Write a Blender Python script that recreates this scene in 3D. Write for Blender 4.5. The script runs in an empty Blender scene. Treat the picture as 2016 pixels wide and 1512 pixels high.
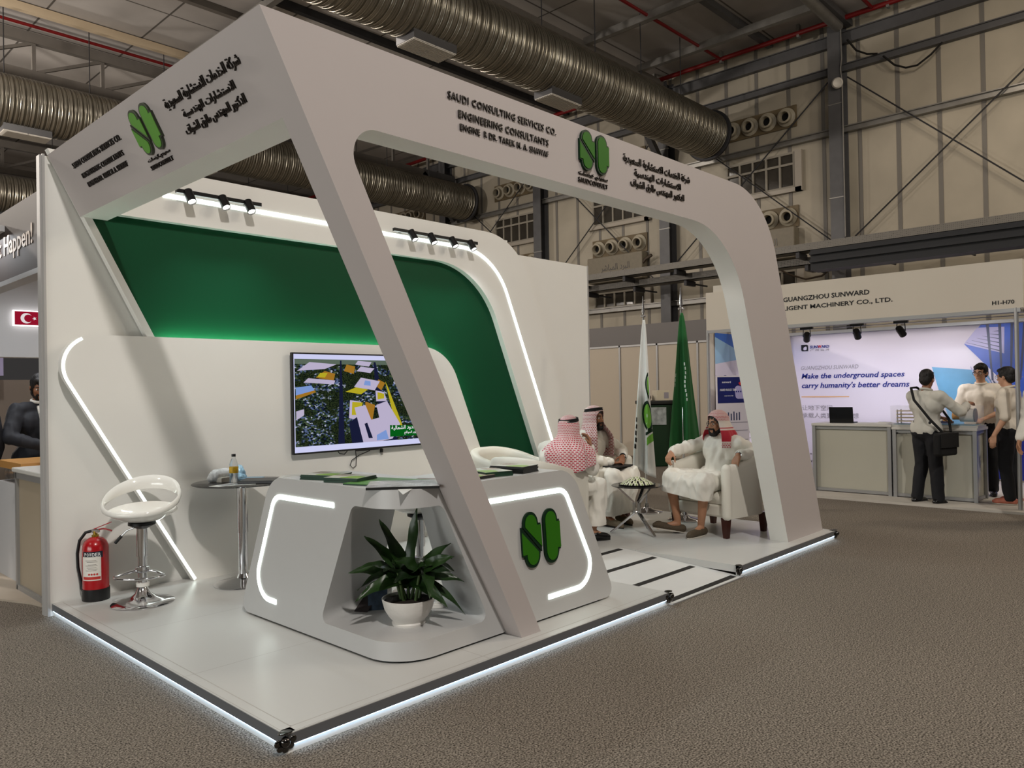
import bpy, bmesh, math, random, unicodedata
from mathutils import Vector, Matrix, Quaternion, noise
sc = bpy.context.scene
COL = sc.collection
PI = math.pi
rnd = random.Random(7)

# ------------------------------------------------------------------ camera
YAW, PITCH, ROLL, FPX = .8102, .0075, -.0177, 1525.28
_f = Vector((math.sin(YAW)*math.cos(PITCH), math.cos(YAW)*math.cos(PITCH), math.sin(PITCH)))
_r0 = Vector((math.cos(YAW), -math.sin(YAW), 0)); _u0 = _r0.cross(_f)
_r = _r0*math.cos(ROLL)+_u0*math.sin(ROLL); _u = -_r0*math.sin(ROLL)+_u0*math.cos(ROLL)
cam_d = bpy.data.cameras.new('camera'); cam = bpy.data.objects.new('camera', cam_d); COL.objects.link(cam)
cam.matrix_world = Matrix(((_r.x,_u.x,-_f.x,-1.7182),(_r.y,_u.y,-_f.y,-3.0012),(_r.z,_u.z,-_f.z,1.5359),(0,0,0,1)))
cam_d.sensor_width = 36; cam_d.lens = FPX/2016*36; cam_d.clip_end = 300; cam_d.clip_start = .02
sc.camera = cam

# ------------------------------------------------------------------ colour management, world, hall and fill lights
sc.view_settings.view_transform = 'Standard'; sc.view_settings.look = 'None'
sc.view_settings.gamma = 1; sc.view_settings.use_curve_mapping = False
sc.view_settings.exposure = 0.0
try:
    sc.cycles.use_denoising = True
    sc.cycles.max_bounces = 8; sc.cycles.diffuse_bounces = 4; sc.cycles.glossy_bounces = 4
    sc.cycles.transmission_bounces = 6; sc.cycles.transparent_max_bounces = 8
    sc.cycles.caustics_reflective = False; sc.cycles.caustics_refractive = False
    sc.cycles.sample_clamp_indirect = 4
except Exception: pass
w = bpy.data.worlds.new('hall'); sc.world = w; w.use_nodes = True
w.node_tree.nodes['Background'].inputs[0].default_value = (1, .94, .92, 1)
w.node_tree.nodes['Background'].inputs[1].default_value = .035

def aim(o, d):
    o.rotation_mode = 'QUATERNION'; o.rotation_quaternion = Vector(d).to_track_quat('-Z', 'Y')
def area(name, loc, d, sx, sy, power, col=(1, .9, .78)):
    l = bpy.data.lights.new(name, 'AREA'); l.shape = 'RECTANGLE'; l.size = sx; l.size_y = sy; l.energy = power; l.color = col
    o = bpy.data.objects.new(name, l); o.location = loc; aim(o, d); COL.objects.link(o); return o
# high-bay lamps of the hall
area('high_bay_light', (-2.9, -8, 11.2), (.25, .8, -1), .5, .5, 900, (1, .94, .88))
area('high_bay_light', (13, -7, 11.4), (-.1, .3, -1), .8, .8, 150, (1, .86, .68))
area('high_bay_light', (17.0, 1, 11.0), (.4, 0, -1), 1, 1, 108, (1, .84, .67))
area('high_bay_light', (5, 14.5, 11.4), (0, 0, -1), 1, 1, 245, (1, .9, .8))
area('high_bay_light', (15, 14, 11.2), (.3, 0, -1), 1, 1, 185, (1, .9, .78))
def point_fill(loc, power, col=(1, .9, .8), r=.4):  # unseen point light, added as fill
    l = bpy.data.lights.new('fill_point_light', 'POINT'); l.energy = power; l.color = col; l.shadow_soft_size = r
    o = bpy.data.objects.new('fill_point_light', l); o.location = loc; COL.objects.link(o)
area('low_fill_light', (-7, .5, 1.3), (1, .1, .05), 5, 2, 175, (.96, 1, .97))  # added low fill, out of view, lifts left-facing faces and undersides
point_fill((-8.5, 1.5, 8.5), 320); point_fill((-4, 18, 8.8), 3900); point_fill((-3, 30, 8.8), 3000); point_fill((13, -8, 8.8), 900, (1, .88, .7)); point_fill((9, -7, 9.5), 450)  # added fills out of view, brighten roof, left fascia and right booth

# ------------------------------------------------------------------ materials
def lin(c):
    if isinstance(c, str): c = tuple(int(c[i:i+2], 16) for i in (0, 2, 4))
    return tuple((x/255/12.92 if x/255 <= .04045 else ((x/255+.055)/1.055)**2.4) for x in c)
MATS = {}
def mat(name, c, rough=.5, metal=0, emit=None, es=0, var=0, vscale=8, bump=0, bscale=30, spec=.5, trans=0, ior=1.45, coat=0, alpha=1, sheen=0):
    if name in MATS: return MATS[name]
    m = bpy.data.materials.new(name); m.use_nodes = True; MATS[name] = m
    N, L = m.node_tree.nodes, m.node_tree.links; b = N['Principled BSDF']
    col = (*lin(c), 1); b.inputs['Base Color'].default_value = col; b.inputs['Roughness'].default_value = rough
    b.inputs['Metallic'].default_value = metal; b.inputs['Specular IOR Level'].default_value = spec
    b.inputs['Transmission Weight'].default_value = trans; b.inputs['IOR'].default_value = ior
    b.inputs['Coat Weight'].default_value = coat; b.inputs['Alpha'].default_value = alpha; b.inputs['Sheen Weight'].default_value = sheen
    if emit: b.inputs['Emission Color'].default_value = (*lin(emit), 1); b.inputs['Emission Strength'].default_value = es
    if var or bump:
        tc = N.new('ShaderNodeTexCoord'); nz = N.new('ShaderNodeTexNoise'); nz.inputs['Scale'].default_value = vscale; nz.inputs['Detail'].default_value = 5
        L.new(tc.outputs['Object'], nz.inputs['Vector'])
        if var:
            mx = N.new('ShaderNodeMix'); mx.data_type = 'RGBA'; mx.blend_type = 'MULTIPLY'; mx.inputs[0].default_value = 1
            mr = N.new('ShaderNodeMapRange'); mr.inputs[1].default_value = .25; mr.inputs[2].default_value = .75
            mr.inputs[3].default_value = 1-var; mr.inputs[4].default_value = 1+var*.6
            L.new(nz.outputs['Fac'], mr.inputs[0]); mx.inputs[6].default_value = col; L.new(mr.outputs[0], mx.inputs[7]); L.new(mx.outputs[2], b.inputs['Base Color'])
        if bump:
            n2 = N.new('ShaderNodeTexNoise'); n2.inputs['Scale'].default_value = bscale; n2.inputs['Detail'].default_value = 4
            L.new(tc.outputs['Object'], n2.inputs['Vector']); bp = N.new('ShaderNodeBump'); bp.inputs['Strength'].default_value = bump; bp.inputs['Distance'].default_value = .01
            L.new(n2.outputs['Fac'], bp.inputs['Height']); L.new(bp.outputs[0], b.inputs['Normal'])
    return m
def emis(name, c, s):
    if name in MATS: return MATS[name]
    m = bpy.data.materials.new(name); m.use_nodes = True; MATS[name] = m
    N, L = m.node_tree.nodes, m.node_tree.links; N.clear()
    o = N.new('ShaderNodeOutputMaterial'); e = N.new('ShaderNodeEmission'); e.inputs[0].default_value = (*lin(c), 1); e.inputs[1].default_value = s
    L.new(e.outputs[0], o.inputs[0]); return m

# ------------------------------------------------------------------ mesh building
def V(*a): return Vector(a[0] if len(a) == 1 else a)
class MB:
    def __init__(s): s.v = []; s.f = []; s.mi = []; s.ms = []; s.cur = 0
    def use(s, m):
        if m not in s.ms: s.ms.append(m)
        s.cur = s.ms.index(m); return s
    def add(s, vs, fs):
        o = len(s.v); s.v += [tuple(x) for x in vs]
        for f in fs: s.f.append([i+o for i in f]); s.mi.append(s.cur)
        return s
    def hexa(s, p):   # 8 points: bottom 4 ccw, top 4 ccw
        return s.add(p, [(3,2,1,0),(4,5,6,7),(0,1,5,4),(1,2,6,5),(2,3,7,6),(3,0,4,7)])
    def box(s, a, b):
        x0,x1 = sorted((a[0],b[0])); y0,y1 = sorted((a[1],b[1])); z0,z1 = sorted((a[2],b[2]))
        return s.hexa([(x0,y0,z0),(x1,y0,z0),(x1,y1,z0),(x0,y1,z0),(x0,y0,z1),(x1,y0,z1),(x1,y1,z1),(x0,y1,z1)])
    def obox(s, c, h, R=None):
        c = V(c); R = R or Matrix.Identity(3)
        q = [(-1,-1,-1),(1,-1,-1),(1,1,-1),(-1,1,-1),(-1,-1,1),(1,-1,1),(1,1,1),(-1,1,1)]
        return s.hexa([c+R@V(a*h[0],b*h[1],d*h[2]) for a,b,d in q])
    def beam(s, p, q, w, h, up=(0,0,1)):   # rectangular bar from p to q
        p, q = V(p), V(q); d = (q-p).normalized(); up = V(up)
        if abs(d.dot(up)) > .98: up = V(1,0,0)
        a = d.cross(up).normalized(); b = a.cross(d)
        R = Matrix((a, b, d)).transposed()
        return s.obox((p+q)/2, (w/2, h/2, (q-p).length/2), R)
    def tube(s, pts, r, n=10, closed=False, caps=True):
        pts = [V(p) for p in pts]; k = len(pts); rr = r if isinstance(r, (list, tuple)) else [r]*k
        vs = []; d0 = None
        for i, p in enumerate(pts):
            if closed: d = pts[(i+1) % k]-pts[i-1]
            else: d = pts[min(i+1, k-1)]-pts[max(i-1, 0)]
            d = d.normalized() if d.length > 1e-9 else V(0,0,1)
            if d0 is None: a = d.orthogonal().normalized()
            else: a = (a-d*a.dot(d)); a = a.normalized() if a.length > 1e-6 else d.orthogonal().normalized()
            d0 = d; b = d.cross(a)
            vs += [p+(a*math.cos(2*PI*j/n)+b*math.sin(2*PI*j/n))*rr[i] for j in range(n)]
        fs = []
        for i in range(k if closed else k-1):
            i2 = (i+1) % k
            fs += [(i*n+j, i*n+(j+1) % n, i2*n+(j+1) % n, i2*n+j) for j in range(n)]
        if caps and not closed: fs += [tuple(range(n))[::-1], tuple((k-1)*n+j for j in range(n))]
        return s.add(vs, fs)
    def lathe(s, prof, c=(0,0,0), n=32, axis=(0,0,1), caps=True):  # prof [(r,z)]
        q = V(0,0,1).rotation_difference(V(axis)); c = V(c)
        vs = [c+q@V(r*math.cos(2*PI*j/n), r*math.sin(2*PI*j/n), z) for r, z in prof for j in range(n)]
        fs = [(i*n+j, i*n+(j+1) % n, (i+1)*n+(j+1) % n, (i+1)*n+j) for i in range(len(prof)-1) for j in range(n)]
        if caps:
            fs += [tuple(range(n))[::-1], tuple((len(prof)-1)*n+j for j in range(n))]
        return s.add(vs, fs)
    def cyl(s, p, q, r, n=20):
        return s.tube([p, q], r, n)
    def ell(s, c, r, R=None, n=16, m=10):
        c = V(c); R = R or Matrix.Identity(3); r = (r,)*3 if not isinstance(r, (tuple, list)) else r
        vs = [c+R@V(0,0,-r[2])]
        for i in range(1, m):
            t = -PI/2+PI*i/m
            vs += [c+R@V(r[0]*math.cos(t)*math.cos(2*PI*j/n), r[1]*math.cos(t)*math.sin(2*PI*j/n), r[2]*math.sin(t)) for j in range(n)]
        vs.append(c+R@V(0,0,r[2])); fs = []
        for j in range(n):
            fs.append((0, 1+(j+1) % n, 1+j)); fs.append((1+(m-2)*n+j, 1+(m-2)*n+(j+1) % n, len(vs)-1))
        fs += [(1+i*n+j, 1+i*n+(j+1) % n, 1+(i+1)*n+(j+1) % n, 1+(i+1)*n+j) for i in range(m-2) for j in range(n)]
        return s.add(vs, fs)
    def rc(s, p, q, r0, r1=None, n=12):   # round-ended tapered limb
        p, q = V(p), V(q); r1 = r0 if r1 is None else r1; d = q-p; L = d.length
        if L < 1e-6: return s.ell(p, max(r0, r1))
        d /= L; pts = []; rs = []
        for t in (-80,-55,-25): pts.append(p+d*r0*math.sin(math.radians(t))); rs.append(r0*math.cos(math.radians(t)))
        for t in (0, .5, 1): pts.append(p+d*L*t); rs.append(r0+(r1-r0)*t)
        for t in (25,55,80): pts.append(q+d*r1*math.sin(math.radians(t))); rs.append(r1*math.cos(math.radians(t)))
        return s.tube(pts, rs, n)
    def prism(s, poly, o, ax, ay, an, t0, t1):   # 2D polygon extruded along an from t0 to t1
        o, ax, ay, an = V(o), V(ax), V(ay), V(an); n = len(poly)
        vs = [o+ax*x+ay*y+an*t0 for x, y in poly]+[o+ax*x+ay*y+an*t1 for x, y in poly]
        return s.add(vs, [tuple(range(n))[::-1], tuple(range(n, 2*n))]+[(i, (i+1) % n, n+(i+1) % n, n+i) for i in range(n)])
    def ring(s, outer, inner, o, ax, ay, an, t0, t1):   # two open strips of equal count joined to a band (extruded)
        o, ax, ay, an = V(o), V(ax), V(ay), V(an); n = len(outer)
        P = lambda q, t: o+ax*q[0]+ay*q[1]+an*t
        vs = [P(q, t) for t in (t0, t1) for q in outer]+[P(q, t) for t in (t0, t1) for q in inner]
        A, B, C_, D = 0, n, 2*n, 3*n; fs = []
        for i in range(n-1):
            fs += [(A+i, A+i+1, C_+i+1, C_+i), (B+i, D+i, D+i+1, B+i+1), (A+i, B+i, B+i+1, A+i+1), (C_+i, C_+i+1, D+i+1, D+i)]
        fs += [(A, C_, D, B), (A+n-1, B+n-1, D+n-1, C_+n-1)]
        return s.add(vs, fs)
    def grid(s, fn, nu, nv, thick=0):   # surface from a function of (u, v)
        vs = [fn(i/nu, j/nv) for j in range(nv+1) for i in range(nu+1)]
        fs = [(j*(nu+1)+i, j*(nu+1)+i+1, (j+1)*(nu+1)+i+1, (j+1)*(nu+1)+i) for j in range(nv) for i in range(nu)]
        return s.add(vs, fs)
    def build(s, name, m=None, parent=None, smooth=35, bev=0, seg=2, solid=0, fix=True):
        me = bpy.data.meshes.new(name); me.from_pydata(s.v, [], s.f)
        ms = s.ms if s.ms else [m]
        for x in ms: me.materials.append(x)
        if s.ms: me.polygons.foreach_set('material_index', s.mi)
        if fix:
            bm = bmesh.new(); bm.from_mesh(me); bmesh.ops.recalc_face_normals(bm, faces=bm.faces[:]); bm.to_mesh(me); bm.free()
        return link(name, me, parent, smooth, bev, seg, solid)
def link(name, me, parent=None, smooth=35, bev=0, seg=2, solid=0):
    if smooth:
        me.shade_smooth(); me.set_sharp_from_angle(angle=math.radians(smooth))
    o = bpy.data.objects.new(name, me); COL.objects.link(o)
    if bev:
        b = o.modifiers.new('bevel', 'BEVEL'); b.width = bev; b.segments = seg; b.limit_method = 'ANGLE'; b.angle_limit = math.radians(40)
    if solid:
        b = o.modifiers.new('solid', 'SOLIDIFY'); b.thickness = solid; b.offset = 0
    setpar(o, parent)
    return o
WORLD = {}
def setpar(o, parent):
    if parent:
        o.parent = parent
        if parent.name in WORLD: o.matrix_parent_inverse = WORLD[parent.name]
def tag(o, label=None, cat=None, group=None, kind=None):
    if label: o['label'] = label
    if cat: o['category'] = cat
    if group: o['group'] = group
    if kind: o['kind'] = kind
    return o
def thing(name, label, cat, loc=(0,0,0), rz=0, group=None):
    o = bpy.data.objects.new(name, None); COL.objects.link(o); o.location = loc; o.rotation_euler = (0,0,rz); o.empty_display_size = .1
    return tag(o, label, cat, group)
def wthing(name, label, cat, loc=(0,0,0), group=None):   # its parts are built in world coordinates
    o = thing(name, label, cat, loc, 0, group); WORLD[o.name] = Matrix.Translation(-V(loc)); return o
def struct(o): o['kind'] = 'structure'; return o
def kids(o): return [c for c in bpy.data.objects if c.parent == o]
def dup(o, loc=None, rz=None, label=None, parent=None):
    c = o.copy(); COL.objects.link(c)
    if parent: c.parent = parent
    if loc is not None: c.location = loc
    if rz is not None: c.rotation_euler = (0,0,rz)
    if label: c['label'] = label
    for k in kids(o): dup(k, parent=c)
    return c
def evaluated(o, name):   # bake an object's modifiers into a new mesh, drop the source
    dg = bpy.context.evaluated_depsgraph_get(); dg.update()
    me = bpy.data.meshes.new_from_object(o.evaluated_get(dg)); me.name = name
    for mm in o.data.materials:
        if mm and mm.name not in [x.name for x in me.materials if x]: me.materials.append(mm)
    bpy.data.objects.remove(o); return me
def fuse(s, name, m, voxel=.008, it=4, parent=None, wob=0, wfreq=6, cut=None, seed=0):
    """voxel-union of overlapping closed shapes into one continuous surface"""
    me = bpy.data.meshes.new(name); me.from_pydata(s.v, [], s.f); me.materials.append(m)
    bm = bmesh.new(); bm.from_mesh(me); bmesh.ops.recalc_face_normals(bm, faces=bm.faces[:]); bm.to_mesh(me); bm.free()
    o = bpy.data.objects.new('tmp', me); COL.objects.link(o)
    r = o.modifiers.new('r', 'REMESH'); r.mode = 'VOXEL'; r.voxel_size = voxel; r.use_smooth_shade = True
    if it: k = o.modifiers.new('s', 'SMOOTH'); k.factor = .5; k.iterations = it
    me2 = evaluated(o, name)
    if wob or cut:
        bm = bmesh.new(); bm.from_mesh(me2)
        if wob:
            bm.normal_update(); off = V(seed*3.1, seed*1.7, seed*.9)
            for v in bm.verts:
                p = v.co
                d = noise.noise(V(p.x*wfreq, p.y*wfreq, p.z*wfreq*.45)+off)+.5*noise.noise(V(p.x*wfreq*2.3, p.y*wfreq*2.3, p.z*wfreq*.9)+off)
                v.co = p+v.normal*(1-abs(d)*2.2)*wob
        for co, no in (cut or []):
            g = bmesh.ops.bisect_plane(bm, geom=bm.verts[:]+bm.edges[:]+bm.faces[:], plane_co=co, plane_no=no, clear_outer=True)
            ed = [e for e in bm.edges if e.is_boundary]
            try: bmesh.ops.holes_fill(bm, edges=ed)
            except Exception: pass
        bm.to_mesh(me2); bm.free()
    if not me2.materials: me2.materials.append(m)
    return link(name, me2, parent, 60)
def fillet(pts, seg=8):
    """closed 2D polygon with points (x, y, radius) -> rounded outline"""
    out = []; n = len(pts)
    for i in range(n):
        p = V(pts[i][0], pts[i][1], 0); r = pts[i][2] if len(pts[i]) > 2 else 0
        if r <= 0: out.append((p.x, p.y)); continue
        a = V(pts[i-1][0], pts[i-1][1], 0)-p; b = V(pts[(i+1) % n][0], pts[(i+1) % n][1], 0)-p
        la, lb = a.length, b.length; a.normalize(); b.normalize(); ang = a.angle(b)
        t = min(r/math.tan(ang/2), la*.49 if pts[i-1][2:] and pts[i-1][2] > 0 else la*.98, lb*.49 if pts[(i+1) % n][2:] and pts[(i+1) % n][2] > 0 else lb*.98)
        r = t*math.tan(ang/2); bis = (a+b).normalized(); c = p+bis*(r/math.sin(ang/2))
        s0 = (p+a*t)-c; s1 = (p+b*t)-c; a0 = math.atan2(s0.y, s0.x); a1 = math.atan2(s1.y, s1.x); da = (a1-a0+PI) % (2*PI)-PI
        out += [(c.x+r*math.cos(a0+da*k/seg), c.y+r*math.sin(a0+da*k/seg)) for k in range(seg+1)]
    return out
def openfillet(pts, seg=10):   # open path with (x, y, r)
    q = [(p[0], p[1], 0 if i in (0, len(pts)-1) else (p[2] if len(p) > 2 else 0)) for i, p in enumerate(pts)]
    return fillet(q, seg)
# Arabic shaping: contextual forms, laid out right to left
_AR = {}
for cp in list(range(0xFE70, 0xFEFD)):
    d = unicodedata.decomposition(chr(cp)).split()
    if len(d) >= 2: _AR[(d[0].strip('<>'), ''.join(chr(int(x, 16)) for x in d[1:]))] = chr(cp)
def arabic(t):
    t = t.replace('\u0644\u0627', '\u0001'); out = []
    sep = lambda c: ('\u0644\u0627' if c == '\u0001' else c)
    joinl = lambda c: ('initial', c) in _AR
    isl = lambda c: c == '\u0001' or ('isolated', c) in _AR
    for i, c in enumerate(t):
        if not isl(c): out.append(c); continue
        prev = i > 0 and joinl(t[i-1]); nxt = i+1 < len(t) and joinl(c) and isl(t[i+1]) and (t[i+1] == '\u0001' or ('final', t[i+1]) in _AR)
        form = 'medial' if prev and nxt else 'final' if prev else 'initial' if nxt else 'isolated'
        out.append(_AR.get((form, sep(c))) or _AR.get(('isolated', sep(c))) or sep(c))
    return ''.join(out[::-1])
def text(name, body, m, parent, o, xd, yd, w=None, h=.05, ext=.002, bold=0, shear=0, align='L', lift=0, space=1, res=2):
    """flat or raised lettering; its box starts at o, runs along xd (width w) and up yd (height h)"""
    c = bpy.data.curves.new('t', 'FONT'); c.body = body; c.extrude = .5; c.offset = bold; c.shear = shear; c.resolution_u = res; c.space_character = space
    t = bpy.data.objects.new('t', c); COL.objects.link(t)
    dg = bpy.context.evaluated_depsgraph_get(); dg.update()
    me = bpy.data.meshes.new_from_object(t.evaluated_get(dg)); bpy.data.objects.remove(t)
    xs = [v.co.x for v in me.vertices]; ys = [v.co.y for v in me.vertices]
    x0, x1, y0, y1 = min(xs), max(xs), min(ys), max(ys); sy = h/(y1-y0); sx = (w/(x1-x0)) if w else sy
    o, xd, yd = V(o), V(xd).normalized(), V(yd).normalized(); nd = xd.cross(yd)
    off = {'L': 0, 'C': (x1-x0)/2, 'R': x1-x0}[align]
    for v in me.vertices:
        p = v.co.copy(); v.co = o+xd*(p.x-x0-off)*sx+yd*(p.y-y0)*sy+nd*((p.z+.5)*ext+lift)
    me.name = name; me.materials.clear(); me.materials.append(m)
    return link(name, me, parent, 0)
# ------------------------------------------------------------------ shared materials
white = mat('white_lacquer', (190, 190, 189), .38, var=.015, vscale=3)
white_fascia = mat('white_matt_paint', (190, 182, 180), .6, var=.012, vscale=2)
cream = mat('white_emulsion', (236, 235, 230), .5, var=.012, vscale=2)
green_wall = mat('green_paint', (2, 66, 38), .5, spec=.25, var=.04, vscale=2)
gloss_white = mat('gloss_white', (238, 236, 230), .1, coat=.5)
chrome = mat('chrome', (215, 215, 218), .09, 1)
alu = mat('aluminium', (168, 168, 168), .4, .6)
alu_dark = mat('grey_aluminium', (112, 114, 118), .4, .35)
black = mat('black_plastic', (18, 18, 19), .4)
black_metal = mat('black_metal', (22, 22, 23), .35, .3)
sign_black = mat('sign_black', (34, 27, 23), .3, .2)
dark_green = mat('logo_dark_green', (6, 40, 22), .45, spec=.3)
leaf_green = mat('logo_green', (44, 108, 12), .5, spec=.25)
led = emis('led_white', (240, 252, 242), 4)
led_cool = emis('led_cool', (190, 222, 255), 11)
glass_dark = mat('smoked_glass', (30, 30, 32), .05, trans=.35, alpha=.78)
leather = mat('white_leather', (226, 222, 210), .42, bump=.05, bscale=40)
paper = mat('paper', (225, 225, 220), .6)
screen_off = mat('screen_off', (10, 10, 12), .2)

# ------------------------------------------------------------------ hall: carpet, ceiling, wall
def carpet_mat():
    m = bpy.data.materials.new('grey_carpet'); m.use_nodes = True; N, L = m.node_tree.nodes, m.node_tree.links; b = N['Principled BSDF']
    tc = N.new('ShaderNodeTexCoord')
    def nz(s, d=3):
        n = N.new('ShaderNodeTexNoise'); n.inputs['Scale'].default_value = s; n.inputs['Detail'].default_value = d; L.new(tc.outputs['Object'], n.inputs['Vector']); return n
    n1 = nz(120, 3); n2 = nz(26, 4); n3 = nz(.5, 2)
    r1 = N.new('ShaderNodeValToRGB'); r1.color_ramp.elements[0].position = .36; r1.color_ramp.elements[0].color = (*lin((56, 50, 44)), 1)
    r1.color_ramp.elements[1].position = .66; r1.color_ramp.elements[1].color = (*lin((152, 143, 131)), 1)
    L.new(n1.outputs['Fac'], r1.inputs[0])
    mx = N.new('ShaderNodeMix'); mx.data_type = 'RGBA'; mx.blend_type = 'MULTIPLY'; mx.inputs[0].default_value = 1
    ad = N.new('ShaderNodeMath'); ad.operation = 'MULTIPLY_ADD'; ad.inputs[1].default_value = .5; ad.inputs[2].default_value = .68; L.new(n2.outputs['Fac'], ad.inputs[0])
    a2 = N.new('ShaderNodeMath'); a2.operation = 'MULTIPLY_ADD'; a2.inputs[1].default_value = .3; L.new(n3.outputs['Fac'], a2.inputs[0]); L.new(ad.outputs[0], a2.inputs[2])
    L.new(r1.outputs[0], mx.inputs[6]); L.new(a2.outputs[0], mx.inputs[7]); L.new(mx.outputs[2], b.inputs['Base Color'])
    bp = N.new('ShaderNodeBump'); bp.inputs['Strength'].default_value = .5; bp.inputs['Distance'].default_value = .006; L.new(n1.outputs['Fac'], bp.inputs['Height']); L.new(bp.outputs[0], b.inputs['Normal'])
    b.inputs['Roughness'].default_value = .95; b.inputs['Specular IOR Level'].default_value = .1; return m
struct(MB().box((-30, -25, -.1), (22.3, 45, 0)).build('floor', carpet_mat(), smooth=0))

def ceil_mat():   # light panels with joints across and small fixings
    m = bpy.data.materials.new('ceiling_panels'); m.use_nodes = True; N, L = m.node_tree.nodes, m.node_tree.links; b = N['Principled BSDF']
    tc = N.new('ShaderNodeTexCoord'); br = N.new('ShaderNodeTexBrick'); br.inputs['Scale'].default_value = 1; br.offset = 0
    br.inputs['Color1'].default_value = (*lin((188, 184, 180)), 1); br.inputs['Color2'].default_value = (*lin((176, 172, 169)), 1); br.inputs['Mortar'].default_value = (*lin((92, 88, 84)), 1)
    br.inputs['Brick Width'].default_value = 2.6; br.inputs['Row Height'].default_value = 3.9; br.inputs['Mortar Size'].default_value = .035; br.inputs['Mortar Smooth'].default_value = .4
    L.new(tc.outputs['Object'], br.inputs['Vector'])
    v = N.new('ShaderNodeTexVoronoi'); v.inputs['Scale'].default_value = 1.3; v.inputs['Randomness'].default_value = .15; L.new(tc.outputs['Object'], v.inputs['Vector'])
    lt = N.new('ShaderNodeMath'); lt.operation = 'GREATER_THAN'; lt.inputs[1].default_value = .045; L.new(v.outputs['Distance'], lt.inputs[0])
    mp = N.new('ShaderNodeMapRange'); mp.inputs[3].default_value = .55; L.new(lt.outputs[0], mp.inputs[0])
    n = N.new('ShaderNodeTexNoise'); n.inputs['Scale'].default_value = .7; n.inputs['Detail'].default_value = 5; L.new(tc.outputs['Object'], n.inputs['Vector'])
    ma = N.new('ShaderNodeMath'); ma.operation = 'MULTIPLY_ADD'; ma.inputs[1].default_value = .5; ma.inputs[2].default_value = .72; L.new(n.outputs['Fac'], ma.inputs[0])
    m2 = N.new('ShaderNodeMath'); m2.operation = 'MULTIPLY'; L.new(ma.outputs[0], m2.inputs[0]); L.new(mp.outputs[0], m2.inputs[1])
    mx = N.new('ShaderNodeMix'); mx.data_type = 'RGBA'; mx.blend_type = 'MULTIPLY'; mx.inputs[0].default_value = 1
    L.new(br.outputs['Color'], mx.inputs[6]); L.new(m2.outputs[0], mx.inputs[7]); L.new(mx.outputs[2], b.inputs['Base Color']); b.inputs['Roughness'].default_value = .7; return m
struct(MB().box((-30, -25, 12.6), (22.3, 45, 12.8)).build('ceiling', ceil_mat(), smooth=0))

wall_m = mat('hall_wall_panel', (176, 168, 152), .6, var=.16, vscale=.8, bump=.1, bscale=3)
seam_m = mat('panel_seam', (120, 116, 110), .6)
steel = mat('painted_steel', (96, 96, 98), .5, .3, var=.12, vscale=4)
truss_paint = mat('truss_paint', (116, 111, 105), .55, .1, var=.08, vscale=4)
steel_dark = mat('dark_steel', (52, 52, 55), .5, .3, var=.15, vscale=4)
steel_light = mat('galvanised_steel', (150, 148, 144), .42, .6, var=.15, vscale=5)
red_pipe = mat('red_pipe', (120, 18, 20), .4)
XW = 22.3
struct(MB().box((XW, -25, 0), (XW+.2, 45, 12.6)).build('wall_right', wall_m, smooth=0))
mb = MB()
for k in range(-18, 40):
    y = 5.84+k*1.08-.54
    if -12 < y < 40: mb.box((XW-.02, y-.055, 0), (XW, y+.055, 12.6))
struct(mb.build('trim_1', seam_m, smooth=0))

COLS = [5.83, 11.84, 17.82, 23.6, 29.6]
places = ['nearest to the counters with the machine model', 'behind the green flag', 'right of the windows seen through the stand', 'seen above the track spotlights', 'farthest along the hall wall']
for i, y in enumerate(COLS):
    pl = (places+['beyond the H1-H70 fascia'])[i]
    t = wthing('steel_column', f'grey steel I-section hall column, {pl}', 'column', (XW-.25, y, 0), 'steel columns along the hall wall')
    MB().box((XW-.5, y-.2, 0), (XW-.47, y+.2, 12.3)).box((XW-.05, y-.2, 0), (XW-.02, y+.2, 12.3)).build('flange', steel, t, 0)
    MB().box((XW-.47, y-.02, 0), (XW-.05, y+.02, 12.3)).build('web', steel_dark, t, 0)
    for z in (5.2, 7.1, 9.9): MB().box((XW-.51, y-.22, z), (XW-.46, y+.22, z+.03)).build('strap', steel_light, t, 0)
# side rails of the wall
for z, lab, mm, hh in ((9.2, 'middle', steel_light, .17), (11.05, 'upper', steel, .2), (4.5, 'lower', steel_light, .17), (11.95, 'eaves', steel, .34)):
    tag(MB().box((XW-.2, -12, z-hh/2), (XW-.03, 40, z+hh/2)).box((XW-.26, -12, z+hh/2-.03), (XW-.2, 40, z+hh/2)).build('wall_rail', mm, smooth=0), f'{lab} horizontal steel rail along the pale hall wall', 'rail', 'wall rails')
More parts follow.
